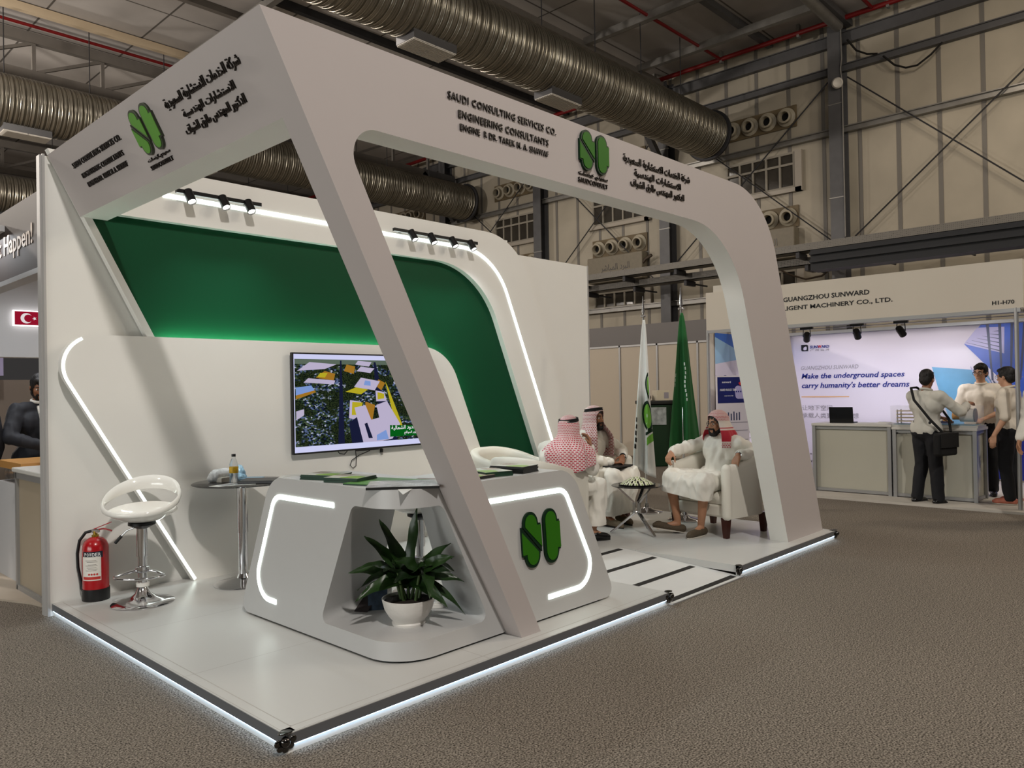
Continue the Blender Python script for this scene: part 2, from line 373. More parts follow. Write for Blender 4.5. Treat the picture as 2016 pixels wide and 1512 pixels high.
# perforated cable trays
def tray_mat():
    m = mat('perforated_tray', (110, 108, 104), .55, .3); N, L = m.node_tree.nodes, m.node_tree.links
    tc = N.new('ShaderNodeTexCoord'); v = N.new('ShaderNodeTexVoronoi'); v.inputs['Scale'].default_value = 22; v.inputs['Randomness'].default_value = .1; L.new(tc.outputs['Object'], v.inputs['Vector'])
    r = N.new('ShaderNodeValToRGB'); r.color_ramp.elements[0].position = .22; r.color_ramp.elements[0].color = (.02, .02, .02, 1); r.color_ramp.elements[1].position = .34; r.color_ramp.elements[1].color = (*lin((122, 119, 113)), 1)
    L.new(v.outputs['Distance'], r.inputs[0]); L.new(r.outputs[0], m.node_tree.nodes['Principled BSDF'].inputs['Base Color']); return m
tm = tray_mat()
for x, z, lab in ((19.9, 5.42, 'upper bright'), (20.5, 5.12, 'lower dull')):
    t = wthing('cable_tray', f'{lab} perforated cable tray running along the hall wall', 'cable tray', (x, 5, z), 'cable trays along the wall')
    MB().box((x, -12, z-.11), (x+.03, 40, z+.11)).box((x, -12, z-.11), (x+.5, 40, z-.09)).build('tray', tm, t, 0)
    for k in range(0, 12): MB().box((x-.02, k*2+.2, z-.28), (x+.55, k*2+.3, z-.12)).box((x+.3, k*2+.24, z-.22), (XW-.4, k*2+.28, z-.17)).build('bracket', steel_dark, t, 0)
# air jet units and louvred windows in the bays
noz_m = mat('jet_nozzle', (166, 158, 140), .5); plate_m = mat('stained_plate', (112, 98, 74), .6, var=.3, vscale=3); hole_m = mat('nozzle_hole', (14, 13, 12), .8)
unit_m = mat('air_unit_panel', (128, 120, 104), .5, var=.1)
bays = [8.45, 14.1, 19.4, 2.4, 26.6]
bn = ['above the corner of the arch', 'over the tip of the flags', 'beyond the back wall', 'beyond the H1-H70 fascia', 'farthest along the wall']
PILL = {8.45, 14.1, 19.4}
for i, y in enumerate(bays):
    if i == 3: continue
    for z, zl in ((10.05, 'upper'), (6.88, 'lower')):
        t = wthing('air_diffuser', f'{zl} plate of four round jet nozzles in the bay {bn[i]}', 'air diffuser', (XW, y, z), 'jet nozzle plates on the hall wall')
        MB().box((XW-.06, y-1.25, z-.34), (XW-.02, y+1.25, z+.34)).build('plate', plate_m, t, 0)
        if z < 8: MB().box((XW-.42, y-1.25, z-1.35), (XW-.02, y+1.25, z-.38)).build('unit_casing', unit_m, t, bev=.03); text('lettering', arabic('البرد المباشر'), sign_black, t, (XW-.425, y+.6, z-1.0), (0,-1,0), (0,0,1), 1.3, .3, .004)
        for k in range(4):
            yy = y-.93+k*.62
            n = MB().lathe([(.27,0),(.29,.03),(.29,.06),(.2,.1),(.2,.26),(.15,.28),(.13,.2),(.13,.02)], (XW-.06, yy, z), 28, (-1,-.1,-.12), caps=False).build('nozzle', noz_m, t, 50)
            MB().lathe([(.128,.05),(.128,.06)], (XW-.07, yy, z), 20, (-1,-.1,-.12)).build('opening', hole_m, n, 0)
wf = mat('window_frame_dull', (150, 144, 132), .6); wg = mat('dusty_glass', (62, 58, 52), .15, var=.2, vscale=2); foil = mat('crumpled_flashing', (168, 160, 148), .4, bump=.8, bscale=6)
k = 0
for i, y in enumerate(bays):
    if i == 3: continue
    for z0, z1 in ((7.8, 8.87), (4.6, 5.42)):
        k += 1
        g = struct(MB().box((XW-.06, y-1.15, z0), (XW-.03, y+1.15, z1)).build(f'window_{k}', wg, smooth=0))
        mb = MB()
        for q in range(6):
            yy = y-1.15+q*.46; mb.box((XW-.12, yy-.03, z0), (XW-.05, yy+.03, z1))
        for zz in (z0, z0+.68*(z1-z0), z1): mb.box((XW-.13, y-1.18, zz-.035), (XW-.05, y+1.18, zz+.035))
        mb.build('frame', wf, g, 0)
        MB().box((XW-.16, y-1.4, z0-.16), (XW-.02, y+1.4, z0-.03)).box((XW-.16, y-1.42, z0-.16), (XW-.02, y-1.2, z1+.05)).build('flashing', foil, g, 0)
# cross bracing rods
br = [((5.53, 10.7), (-1.5, 4.3)), ((5.53, 5.8), (-1.5, 11.8)), ((11.6, 10.7), (6.1, 5.9)), ((11.6, 5.8), (6.1, 10.7)), ((17.5, 10.6), (12.2, 5.2)), ((17.5, 5.6), (12.2, 10.6)), ((23.3, 10.6), (18.1, 6.2)), ((23.3, 6.2), (18.1, 10.6))]
lbl = ['in the bay beyond the H1-H70 fascia', 'in the bay above the arch corner', 'in the bay behind the flags', 'in the bay above the back wall']
for i, (a, b) in enumerate(br):
    tag(MB().tube([(XW-.3, a[0], a[1]), (XW-.3, b[0], b[1])], .022, 6).build('bracing_rod', steel_dark), f'thin steel bracing rod {"falling" if i % 2 == 0 else "rising"} towards the right {lbl[i//2]}', 'bracing', 'wall bracing rods')
# roof trusses, purlins, pipes
def truss(y, lab):
    t = wthing('roof_truss', lab, 'truss', (0, y, 11), 'roof trusses')
    MB().box((-28, y-.1, 12.02), (XW-.5, y+.1, 12.32)).build('top_chord', truss_paint, t, 0)
    MB().box((-28, y-.1, 10.95), (XW-2.2, y+.1, 11.2)).build('bottom_chord', truss_paint, t, 0)
    for k in range(17):
        x = -10+k*1.9
        if x < 21: MB().box((x-.05, y-.05, 11.2), (x+.05, y+.05, 12.02)).build('web_post', truss_paint, t, 0)
        if x < 19.5: MB().beam((x+.1, y, 11.2), (x+1.85, y, 12.02), .09, .09).build('web_diagonal', truss_paint, t, 0)
    MB().beam((XW-2.2, y, 11.05), (XW-.4, y, 9.2), .2, .2).build('knee_brace', steel, t, 0)
    MB().box((XW-2.2, y-.1, 10.95), (XW-.4, y+.1, 11.2)).build('end_chord', steel, t, 0)
for y, lab in ((11.85, 'welded roof truss above the near silver duct'), (22.9, 'lattice roof truss over the lettered left fascia'), (34.5, 'far lattice truss beyond the second silver duct')): truss(y, lab)
for i, (y, z, mm, h) in enumerate(((21.6, 12.45, mat('cream_beam', (206, 188, 160), .5), .22), (18.05, 12.5, truss_paint, .2), (16.45, 12.5, steel_dark, .22), (13.5, 12.5, steel, .2), (8.0, 12.5, steel, .2), (5.5, 12.35, steel, .2), (27, 12.5, steel, .2), (31, 12.5, steel, .2))):
    tag(MB().box((-28, y-.09, z-h/2), (XW-.1, y+.09, z+h/2)).build('roof_purlin', mm, smooth=0), ['pale beam high above the brown sign', 'grey roof beam crossing above the lettered fascia', 'dark roof beam at the top corner of the stand', 'grey roof beam left of the near duct', 'grey roof beam right of the near duct', 'roof beam ending at the nearest wall column', 'roof beam far behind the stand', 'roof beam farthest behind the stand'][i], 'beam', 'roof beams')
for i, (x, a, b) in enumerate(((17.4, 5.5, 11.8), (20.3, 5.8, 11.8), (9.2, 12, 22.8))):
    tag(MB().box((x-.09, a, 12.2), (x+.09, b, 12.42)).build('cross_beam', steel_light, smooth=0), ['pale cross beam right of the near duct', 'pale cross beam near the hall wall', 'cross beam between the two trusses'][i], 'beam', 'cross beams')
t = wthing('sprinkler_main', 'red fire main running along the top of the hall wall', 'pipe', (XW-.65, 5, 12.3))
MB().tube([(XW-.65, -12, 12.33), (XW-.65, 40, 12.33)], .075, 10).build('pipe', red_pipe, t)
for k in range(8): MB().box((XW-.7, k*2.6-1, 12.2), (XW-.55, k*2.6-.92, 12.6)).build('bracket', steel_light, t, 0)
for i, y in enumerate((4.66, 9.46, 22.4, 28)):
    tag(MB().tube([(-25, y, 12.36), (XW-.65, y, 12.33)], .05, 8).build('sprinkler_pipe', red_pipe), ['red sprinkler pipe meeting the wall main near the top edge', 'red sprinkler pipe right of the near duct', 'thin red sprinkler pipe above the lattice truss', 'red sprinkler pipe far behind the stand'][i], 'pipe', 'sprinkler branch pipes')
for i, y in enumerate((5.7, 17.9)):
    tag(MB().tube([(18, y-.1, 12.2), (XW-.5, y, 12.2)], .16, 14).build('drain_pipe', steel_light), ['pale round pipe ending at the nearest wall column', 'pale round pipe at the roof behind the stand'][i], 'pipe', 'roof drain pipes')
# spiral ducts
def duct_mat():
    m = mat('spiral_duct', (158, 154, 144), .32, .9); N, L = m.node_tree.nodes, m.node_tree.links; b = N['Principled BSDF']
    tc = N.new('ShaderNodeTexCoord'); wv = N.new('ShaderNodeTexWave'); wv.wave_type = 'BANDS'; wv.bands_direction = 'X'; wv.inputs['Scale'].default_value = 2.4; wv.inputs['Distortion'].default_value = .6; wv.inputs['Detail'].default_value = 1
    L.new(tc.outputs['Object'], wv.inputs['Vector']); bp = N.new('ShaderNodeBump'); bp.inputs['Strength'].default_value = .7; bp.inputs['Distance'].default_value = .03; L.new(wv.outputs['Fac'], bp.inputs['Height']); L.new(bp.outputs[0], b.inputs['Normal'])
    n = N.new('ShaderNodeTexNoise'); n.inputs['Scale'].default_value = 1.4; L.new(tc.outputs['Object'], n.inputs['Vector'])
    r = N.new('ShaderNodeValToRGB'); r.color_ramp.elements[0].color = (*lin((112, 106, 94)), 1); r.color_ramp.elements[1].color = (*lin((176, 172, 160)), 1); L.new(n.outputs['Fac'], r.inputs[0]); L.new(r.outputs[0], b.inputs['Base Color']); return m
dm = duct_mat(); grille_m = mat('grille', (214, 210, 202), .5); vent_m = mat('vent_side', (96, 96, 98), .4, .5)
for i, (y, z, x1, vx) in enumerate(((9.75, 9.78, 21.2, (9.2, 13.6)), (21.9, 9.8, 21.6, (4.7, 9.6)), (33.2, 9.8, 21.6, (8.5,)))):
    lab = ['big ribbed silver air duct passing over the stand to the hall wall', 'second ribbed silver duct behind the lettered left fascia', 'third silver duct far back above the brown sign'][i]
    t = wthing('air_duct', lab, 'air duct', (10, y, z), 'spiral ducts under the roof'); R = .74
    prof = []
    n = int((x1+12)/.085)
    vs = []
    for k in range(n+1):
        x = -12+(x1+12)*k/n; prof += [(R, x), (R+.011, x+.008), (R+.011, x+.02), (R, x+.028)]
    MB().lathe(prof, (0, y, z), 40, (1,0,0)).build('duct', dm, t, 40)
    MB().lathe([(R+.05, x1), (R+.09, x1+.02), (R+.09, x1+.1), (R+.05, x1+.12)], (0, y, z), 40, (1,0,0)).build('end_collar', steel_dark, t, 30)
    for k in range(9): MB().tube([(2+k*2.2, y, z+R), (2+k*2.2, y, 12.5)], .015, 5).build('hanger', steel_dark, t)
    for x in vx:
        b = MB().box((x-.6, y-.3, z-R-.12), (x+.6, y+.3, z-R+.35)).build('vent_box', vent_m, t, 0)
        g = MB()
        for u in (-.3, .3):
            g.box((x+u-.29, y-.29, z-R-.14), (x+u+.29, y+.29, z-R-.121))
        for q in range(11): g.box((x-.58, y-.27+q*.054, z-R-.155), (x+.58, y-.255+q*.054, z-R-.14))
        g.build('grille', grille_m, b, 0)
# small fittings on the hall wall
t = wthing('loudspeaker', 'small round pale loudspeaker fixed high on the nearest wall column', 'loudspeaker', (XW-.55, 5.74, 10.5))
MB().lathe([(0,0),(.11,0),(.15,.05),(.16,.16),(.12,.2),(.05,.15),(0,.15)], (XW-.5, 5.74, 10.5), 24, (-1,-.3,-.2), caps=False).build('horn', grille_m, t, 50)
tag(MB().tube([(XW-.52, 5.62, 12.2), (XW-.53, 5.6, 11.2), (XW-.53, 5.64, 10.9), (XW-.53, 5.6, 10.5), (XW-.53, 5.6, 5.9)], .022, 6).build('conduit', steel_light), 'thin conduit running down the nearest wall column', 'conduit')
cabs = (('black cable sagging beside the nearest wall column', [(5.5, 11.8), (5.25, 11.4), (4.95, 11.2), (4.66, 11.12)]), ('black cable hanging in a loop under the upper wall rail', [(4.5, 11.0), (4.2, 10.65), (3.9, 10.48), (3.6, 10.46), (3.25, 10.65), (2.95, 10.9)]), ('brown cable drooping over the beige fascia of the booth', [(7.9, 5.3), (7.4, 5.0), (6.9, 4.8), (6.4, 4.85), (6.1, 5.05), (6.0, 5.5)]), ('brown hose curving out under the nozzles over the flags', [(13.2, 6.1), (12.9, 6.05), (12.75, 6.2), (12.5, 6.3)]))
for i, (lab, pts) in enumerate(cabs):
    P_ = [V(XW-.32, y, z) for y, z in pts]; tag(MB().tube(P_, .03 if i < 3 else .06, 6).build('cable', mat('cable_black', (24, 22, 20), .6) if i < 2 else mat('cable_brown', (70, 58, 46), .6)), lab, 'cable', 'loose cables on the wall')
# ------------------------------------------------------------------ the exhibition stand: platform and ramp
ZP = .0873
def deck_mat():
    m = mat('white_laminate_floor', (202, 202, 199), .3); N, L = m.node_tree.nodes, m.node_tree.links; b = N['Principled BSDF']
    tc = N.new('ShaderNodeTexCoord'); br = N.new('ShaderNodeTexBrick'); br.offset = 0; br.inputs['Scale'].default_value = 1; br.inputs['Brick Width'].default_value = 1.22; br.inputs['Row Height'].default_value = 1.0
    br.inputs['Mortar Size'].default_value = .0025; br.inputs['Color1'].default_value = (*lin((202, 202, 199)), 1); br.inputs['Color2'].default_value = (*lin((199, 199, 196)), 1); br.inputs['Mortar'].default_value = (*lin((176, 174, 170)), 1)
    L.new(tc.outputs['Object'], br.inputs['Vector']); L.new(br.outputs['Color'], b.inputs['Base Color']); return m
deck_m = deck_mat(); ramp_m = mat('white_ramp', (216, 216, 214), .45, var=.03)
T = wthing('raised_platform', 'low white exhibition platform with grey aluminium edge and glowing underside', 'platform', (3, 1.6, 0))
X0, X1, XR0, XR1, YB, YR = 0, 6.04, 3.0, 4.05, 3.12, 1.16
MB().box((X0+.004, .004, .03), (XR0, YR, ZP)).box((XR1, .004, .03), (X1-.004, YR, ZP)).box((X0+.004, YR, .03), (X1-.004, YB, ZP)).build('deck', deck_m, T, 0)
def edge(name, a, b, n):
    # aluminium trim, lip over a glowing strip, white skirting behind it; n = outward normal
    a, b, n = V(*a, 0), V(*b, 0), V(*n, 0)
    def bar(m, nm, o0, o1, z0, z1, inset=0):
        d = (b-a).normalized(); p, q = a+d*inset, b-d*inset
        return MB().hexa([p+n*o0+V(0,0,z0), q+n*o0+V(0,0,z0), q+n*o1+V(0,0,z0), p+n*o1+V(0,0,z0), p+n*o0+V(0,0,z1), q+n*o0+V(0,0,z1), q+n*o1+V(0,0,z1), p+n*o1+V(0,0,z1)]).build(nm, m, T, 0)
    bar(alu_dark, 'edge_trim', -.03, .008, .037, ZP-.003); bar(deck_m, 'edge_cap', -.045, .008, ZP-.003, ZP+.001)
    bar(led_cool, 'light_strip', .001, .0072, .0345, .0369, .02)
    bar(cream, 'skirting', -.03, -.002, 0, .037)
edge('left', (0, 0), (0, 3.14), (-1, 0)); edge('frontl', (0, 0), (XR0, 0), (0, -1)); edge('frontr', (XR1, 0), (X1, 0), (0, -1)); edge('right', (X1, 0), (X1, YB), (1, 0))
MB().box((.05, .05, ZP), (2.95, .055, ZP+.0004)).box((.05, .05, ZP), (.055, 3.1, ZP+.0004)).build('edge_joint', mat('joint', (180, 177, 172), .5), T, 0)
for x, y, q in ((0, 0, -1), (XR0, 0, 1), (XR1, 0, -1), (X1, 0, 1)):
    mb = MB(); dx = -.012*(-q if q > 0 else 1); mb.ell((x+q*.012, y-.014, .06), .023, None, 16, 10)
    mb.ell((x+q*.004, y+.002, ZP+.005), (.034, .026, .005)); 
    for k in range(5):
        a = -PI/2+(k-2)*.75; mb.ell((x+q*.006+.036*math.cos(a), y-.006, .06+.034*math.sin(a)), (.017, .007, .017))
    mb.build('corner_fitting', mat('dark_chrome', (90, 88, 86), .16, 1), T, 60)
t = wthing('access_ramp', 'white wheelchair ramp with black grip strips cut into the platform', 'ramp', (3.52, .5, 0))
MB().hexa([(XR0+.002, -.03, 0), (XR1-.002, -.03, 0), (XR1-.002, YR-.002, 0), (XR0+.002, YR-.002, 0), (XR0+.002, -.03, .006), (XR1-.002, -.03, .006), (XR1-.002, YR-.002, ZP-.001), (XR0+.002, YR-.002, ZP-.001)]).build('slope', ramp_m, t, 0)
zr = lambda y: .006+(y+.03)/(YR+.028)*(ZP-.007)
for y in (.0, .37, .74, 1.1):
    MB().hexa([(XR0+.05, y, zr(y)), (XR1-.05, y, zr(y)), (XR1-.05, y+.05, zr(y+.05)), (XR0+.05, y+.05, zr(y+.05)), (XR0+.05, y, zr(y)+.002), (XR1-.05, y, zr(y)+.002), (XR1-.05, y+.05, zr(y+.05)+.002), (XR0+.05, y+.05, zr(y+.05)+.002)]).build('grip_strip', mat('grip', (34, 32, 30), .8), t, 0)
MB().box((XR0+.01, -.04, 0), (XR1-.01, -.03, .008)).build('front_trim', alu, t, 0)

# ------------------------------------------------------------------ emblem of two green strokes
def semi(cx, cy, rx, ry, a0, a1, n=14): return [(cx+rx*math.cos(math.radians(a0+(a1-a0)*k/n)), cy+ry*math.sin(math.radians(a0+(a1-a0)*k/n))) for k in range(n+1)]
def emblem_polys():
    D = []; G = []
    rot = lambda P: [(.5-x, 1-y) for x, y in P]
    d = semi(.245, .777, .19, .223, 180, 0)+[(.435, .775), (.495, .775), (.495, .255), (.045, .74)]
    g = [(.10, .735)]+semi(.245, .777, .145, .17, 180, 0)+[(.392, .745), (.495, .745), (.495, .345)]
    D += [d, rot(d)]; G += [g, rot(g)]
    d = semi(.76, .777, .19, .223, 180, 0)+[(.95, .775), (1, .775), (1, .225), (.95, .225)]+semi(.76, .223, .19, .223, 0, -180)
    g = semi(.765, .777, .142, .17, 180, 0)+[(.907, .74), (1, .74), (1, .26), (.907, .26)]+semi(.765, .223, .142, .17, 0, -180)
    D.append(d); G.append(g); return D, G
def emblem(parent, o, xd, yd, w, h, dep=.012, name='emblem', md=None, mg=None):
    xd, yd = V(xd).normalized(), V(yd).normalized(); nd = xd.cross(yd); D, G = emblem_polys(); a, b = MB(), MB()
    for p in D: a.prism([(x*w, y*h) for x, y in p], o, xd, yd, nd, 0, dep)
    for p in G: b.prism([(x*w, y*h) for x, y in p], o, xd, yd, nd, dep, dep+.004)
    e = a.build(name, md or dark_green, parent, 0); b.build('green_face', mg or leaf_green, e, 0); return e

# ------------------------------------------------------------------ leaning white portal frame
F = wthing('portal_frame', 'tall leaning white portal frame with black company lettering and green emblems', 'stand frame', (2.6, .18, ZP))
out = fillet([(1.587, ZP), (-.0175, 3.24), (4.87, 3.24, .8), (5.985, ZP), (5.193, ZP), (4.225, 2.828, .85), (.377, 2.828, .14), (1.752, ZP)], 14)
MB().prism(out, (0, .1, 0), (1,0,0), (0,0,1), (0,1,0), 0, .175).build('front_frame', white_fascia, F, 30); ff = bpy.data.objects['front_frame'].data; ff.materials.append(cream)
for p in ff.polygons:  # whiter paint on the reveals, also making up for missing light there
    if abs(p.normal.y) < .5 and p.center.x > .3 and not (p.normal.x < -.3 and p.center.x < 1.7 and abs(p.center.x-(1.587-1.6045*(p.center.z-ZP)/3.153)) < .03): p.material_index = 1
es = V(.454, 0, -.891); en = V(.891, 0, .454); A = V(-.0175, 0, 3.24)
MB().prism([(-.0175, 3.24), (.189, 2.836), (.372, 2.836), (.17, 3.24)], (0, .268, 0), (1,0,0), (0,0,1), (0,1,0), 0, 2.81).build('left_fascia', white_fascia, F, 0)
lf = bpy.data.objects['left_fascia'].data; lf.materials.append(cream)
for p in lf.polygons:  # underside and inner face whiter too, brightness put into the paint
    if p.normal.z < -.9 or p.normal.x > .5: p.material_index = 1
MB().box((.05, .11, 3.24), (2.2, .25, 3.246)).build('top_capping', white_fascia, F, 0)
for b, x0, x1, z, h, bo in (('SAUDI CONSULTING SERVICES CO.', 1.074, 1.972, 3.113, .04, .012), ('ENGINEERING CONSULTANTS', 1.149, 1.897, 3.028, .04, .012), ('ENGINE  R DR. TAREK M. A. SHAWAF', 1.16, 1.895, 2.961, .034, .012), ('SAUDCONSULT', 2.187, 2.5, 2.868, .03, .016)):
    text('lettering', b, sign_black, F, (x0, .0995, z), (1,0,0), (0,0,1), x1-x0, h, .009, bo*.2, space=1.12)
for b, x0, x1, z, h in (('شركة الخدمات الاستشارية السعودية', 2.687, 3.562, 3.088, .066), ('الاستشارات الهندسية', 2.818, 3.43, 3.012, .06), ('الدكتور المهندس طارق الشواف', 2.771, 3.474, 2.935, .062), ('سعودي كونسلت', 2.19, 2.5, 2.908, .034)):
    text('lettering', arabic(b), sign_black, F, (x0, .0995, z), (1,0,0), (0,0,1), x1-x0, h, .009, .004)
emblem(F, (2.193, .0995, 2.95), (1,0,0), (0,0,1), .31, .264, .016)
Q = lambda y, s: A+V(0, y, 0)+es*s
LD, LU = (0,-1,0), -es
for b, y0, y1, s, h, bo in (('SAUDI CONSULTING SERVICES CO.', 2.752, 1.905, .168, .036, .012), ('ENGINEERING CONSULTANTS', 2.685, 1.965, .249, .033, .012), ('ENGINEER DR. TAREK M. A. SHAWAF', 2.665, 1.98, .313, .033, .012), ('SAUDCONSULT', 1.715, 1.415, .401, .026, .016)):
    text('lettering', b, sign_black, F, Q(y0, s), LD, LU, y0-y1, h, .009, bo*.3, space=1.1)
for b, y0, y1, s, h in (('شركة الخدمات الاستشارية السعودية', 1.24, .407, .178, .068), ('الاستشارات الهندسية', 1.1, .53, .257, .056), ('الدكتور المهندس طارق الشواف', 1.15, .49, .336, .06), ('سعودي كونسلت', 1.712, 1.412, .364, .03)):
    text('lettering', arabic(b), sign_black, F, Q(y0, s), LD, LU, y0-y1, h, .009, .006)
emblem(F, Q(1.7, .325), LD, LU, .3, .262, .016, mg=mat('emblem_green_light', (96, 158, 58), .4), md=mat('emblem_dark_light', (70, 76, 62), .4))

# ------------------------------------------------------------------ layered back wall
B = wthing('stand_back_wall', 'layered white and green back wall with glowing light lines behind the counter', 'wall', (3, 3.15, ZP))
MB().box((-.02, 3.14, 0), (4.7, 3.22, 3.25)).box((4.7, 3.14, 0), (6.17, 3.22, 3.105)).build('wall_panel', cream, B, 0)
MB().box((-.035, 3.13, 0), (-.02, 3.155, 3.26)).box((-.045, 3.165, 0), (-.02, 3.235, 3.26)).box((6.17, 3.135, 0), (6.19, 3.225, 3.11)).build('edge_profile', mat('profile_grey', (176, 174, 172), .5), B, 0)
MB().prism([(.22, 2.93), (4.25, 2.93), (5.45, ZP), (1.66, ZP)], (0, 3.128, 0), (1,0,0), (0,0,1), (0,1,0), 0, .011).build('green_panel', green_wall, B, 0)
arch = fillet([(1.6, ZP), (-.02, 3.285), (4.78, 3.285, .75), (6.1, ZP), (5.365, ZP), (4.187, 2.89, .95), (.235, 2.89), (1.665, ZP)], 14)
AP = MB().prism(arch, (0, 3.06, 0), (1,0,0), (0,0,1), (0,1,0), 0, .067).build('arch_panel', cream, B, 30)
def strip(path, wd, y, parent, m, name='light_strip', t=.006):
    n = len(path); L_, R_ = [], []
    for i, p in enumerate(path):
        a = path[max(i-1, 0)]; b = path[min(i+1, n-1)]; d = V(b[0]-a[0], b[1]-a[1], 0).normalized(); L_.append((p[0]-d.y*wd/2, p[1]+d.x*wd/2)); R_.append((p[0]+d.y*wd/2, p[1]-d.x*wd/2))
    return MB().ring(L_, R_, (0, y, 0), (1,0,0), (0,0,1), (0,1,0), -t, 0).build(name, m, parent, 0)
strip(openfillet([(.77, 3.09), (4.4, 3.065, .75), (5.6, .3)], 16), .034, 3.06, AP, led)
media = fillet([(.945, ZP), (-.13, 1.985, .22), (3.625, 1.985, .5), (4.43, ZP)], 14)
MP = MB().prism(media, (0, 3.0, 0), (1,0,0), (0,0,1), (0,1,0), 0, .058).build('media_panel', cream, B, 30)
# glowing line let into the left edge of the front panel, and the one hidden behind its top
pl = openfillet([(.35, 1.977), (-.117, 1.977, .22), (.955, .1)], 14)
strip([p for p in pl][4:], .02, 3.001, MP, led, 'light_strip', .003)
MB().box((.75, 3.07, 1.945), (3.3, 3.1, 1.955)).build('cove_light', emis('cove_led', (200, 255, 225), 30), B, 0)
strip(openfillet([(3.3, 1.95), (3.6, 1.95, .45), (3.9, 1.2)], 10), .012, 3.1, B, MATS['cove_led'], 'cove_light', .02)

# ------------------------------------------------------------------ track spotlights
def track(x0, x1, z, xs, where):
    t = wthing('track_bar', f'black spotlight bar {where}', 'track light', ((x0+x1)/2, 3.03, z), 'spotlight bars on the arch panel')
    MB().box((x0, 2.985, z-.012), (x1, 3.02, z+.018)).build('rail', black_metal, t, 0)
    MB().box((x0+.1, 3.015, z-.005), (x0+.13, 3.062, z+.01)).box((x1-.13, 3.015, z-.005), (x1-.1, 3.062, z+.01)).build('bracket', black_metal, t, 0)
    for x in xs:
        d = V(.1, -.62, -1).normalized(); p = V(x, 2.985, z-.01)
        h = MB().lathe([(.026, -.03), (.036, -.025), (.036, .085), (.031, .086), (.028, .07)], p, 24, d, caps=False).lathe([(.026, -.03), (.0, -.031)], p, 24, d, caps=False).build('spot_head', black_metal, t, 40)
        MB().lathe([(.0, .074), (.029, .075)], p, 20, d, caps=False).build('lens', emis('spot_lens', (255, 252, 240), 14), h, 0)
        MB().tube([p, p+V(0, .015, .03)], .012, 10).build('swivel', black_metal, h)
        l = bpy.data.lights.new('spot', 'SPOT'); l.energy = 26; l.spot_size = math.radians(125); l.spot_blend = .7; l.shadow_soft_size = .03; l.color = (.87, .98, 1.0)
        o = bpy.data.objects.new('spotlight', l); o.location = p+d*.1; aim(o, d); COL.objects.link(o)
track(.85, 1.56, 3.125, (.94, 1.22, 1.44), 'with three heads on the arch, nearer the lettered side fascia')
track(2.96, 4.08, 3.115, (3.17, 3.42, 3.71, 3.97), 'with four heads where the arch starts to curve')
# ------------------------------------------------------------------ reception counter
CT = wthing('reception_counter', 'white L-shaped reception counter with rounded corner and glowing outlines', 'counter', (1.2, .8, ZP))
def lean(p):
    t = (p[2]-.09)/.91; return (p[0]+.05*t, p[1]+.06*t, p[2])
Z0, ZS, ZU, Z1 = .1, .2, .9, 1.003
def endp(z, b, t, r0, r1):   # slanted end with rounded bottom and top
    x = b+(t-b)*(z-Z0)/(Z1-Z0)
    if z < Z0+r0: k = (Z0+r0-z)/r0; x -= r0*(1-math.sqrt(max(0, 1-k*k)))
    if z > Z1-r1: k = (z-Z1+r1)/r1; x -= r1*(1-math.sqrt(max(0, 1-k*k)))
    return x
def innp(z, b, t, r):        # edge of the opening, flaring into shelf and top
    zz = min(max(z, ZS), ZU); x = b+(t-b)*(zz-ZS)/(ZU-ZS)
    if ZS <= z < ZS+r: k = (ZS+r-z)/r; x -= r*(1-math.sqrt(max(0, 1-k*k)))
    if z < ZS: x -= r
    if ZU-r*.5 < z <= ZU: k = (z-ZU+r*.5)/(r*.5); x -= r*.5*(1-math.sqrt(max(0, 1-k*k)))
    if z > ZU: x -= r*.5
    return x
zs = sorted(set([Z0+.1*(1-math.cos(PI/2*k/7)) for k in range(8)]+[ZS+.07*(1-math.cos(PI/2*k/7)) for k in range(8)]+[.4, .6, .8]+[ZU-.035*(1-math.cos(PI/2*k/6)) for k in range(7)]+[Z1-.13*(1-math.cos(PI/2*k/9)) for k in range(10)]))
LOFTS = []
def loft(rows):
    n = len(rows); k = len(rows[0]); vs = [lean(p) for r in rows for p in r]; fs = [tuple(range(k))[::-1], tuple((n-1)*k+j for j in range(k))]
    fs += [(i*k+j, i*k+(j+1) % k, (i+1)*k+(j+1) % k, (i+1)*k+j) for i in range(n-1) for j in range(k)]
    LOFTS.append(MB().add(vs, fs).build('tmp', white, None, 0))
XF, YF, XB, YBk = .775, .222, 1.3, .775
loft([[(XF, endp(z, 1.91, 1.53, .1, .13), z), (XF, innp(z, .95, .62, .07), z), (XB, innp(z, 1.12, .87, .07), z), (XB, endp(z, 1.91, 1.53, .1, .13), z)] for z in zs])
loft([[(innp(z, 1.44, 1.1, .07), YF, z), (endp(z, 2.67, 2.25, .1, .13), YF, z), (endp(z, 2.67, 2.25, .1, .13), YBk, z), (innp(z, 1.6, 1.36, .07), YBk, z)] for z in zs])
slab = fillet([(XF, 1.25), (XF, YF, .25), (1.95, YF), (1.95, YBk), (XB, YBk, .05), (XB, 1.25)], 12)
for a, b in ((Z0, ZS), (ZU, Z1)): loft([[(x, y, z) for x, y in slab] for z in (a, b)])
for q in LOFTS[1:]:
    md = LOFTS[0].modifiers.new('u', 'BOOLEAN'); md.operation = 'UNION'; md.solver = 'EXACT'; md.object = q
me = evaluated(LOFTS[0], 'body')
for q in LOFTS[1:]: bpy.data.objects.remove(q)
me.materials.clear(); me.materials.append(white); link('body', me, CT, 32)
MB().prism(fillet([(XF+.02, 1.78), (XF+.02, YF+.02, .23), (2.52, YF+.02), (2.52, YBk-.02), (XB-.02, YBk-.02), (XB-.02, 1.78)], 10), (0,0,0), (1,0,0), (0,1,0), (0,0,1), ZP, Z0+.02).build('plinth', black, CT, 30)  # black colour stands in for the shadow gap under the body
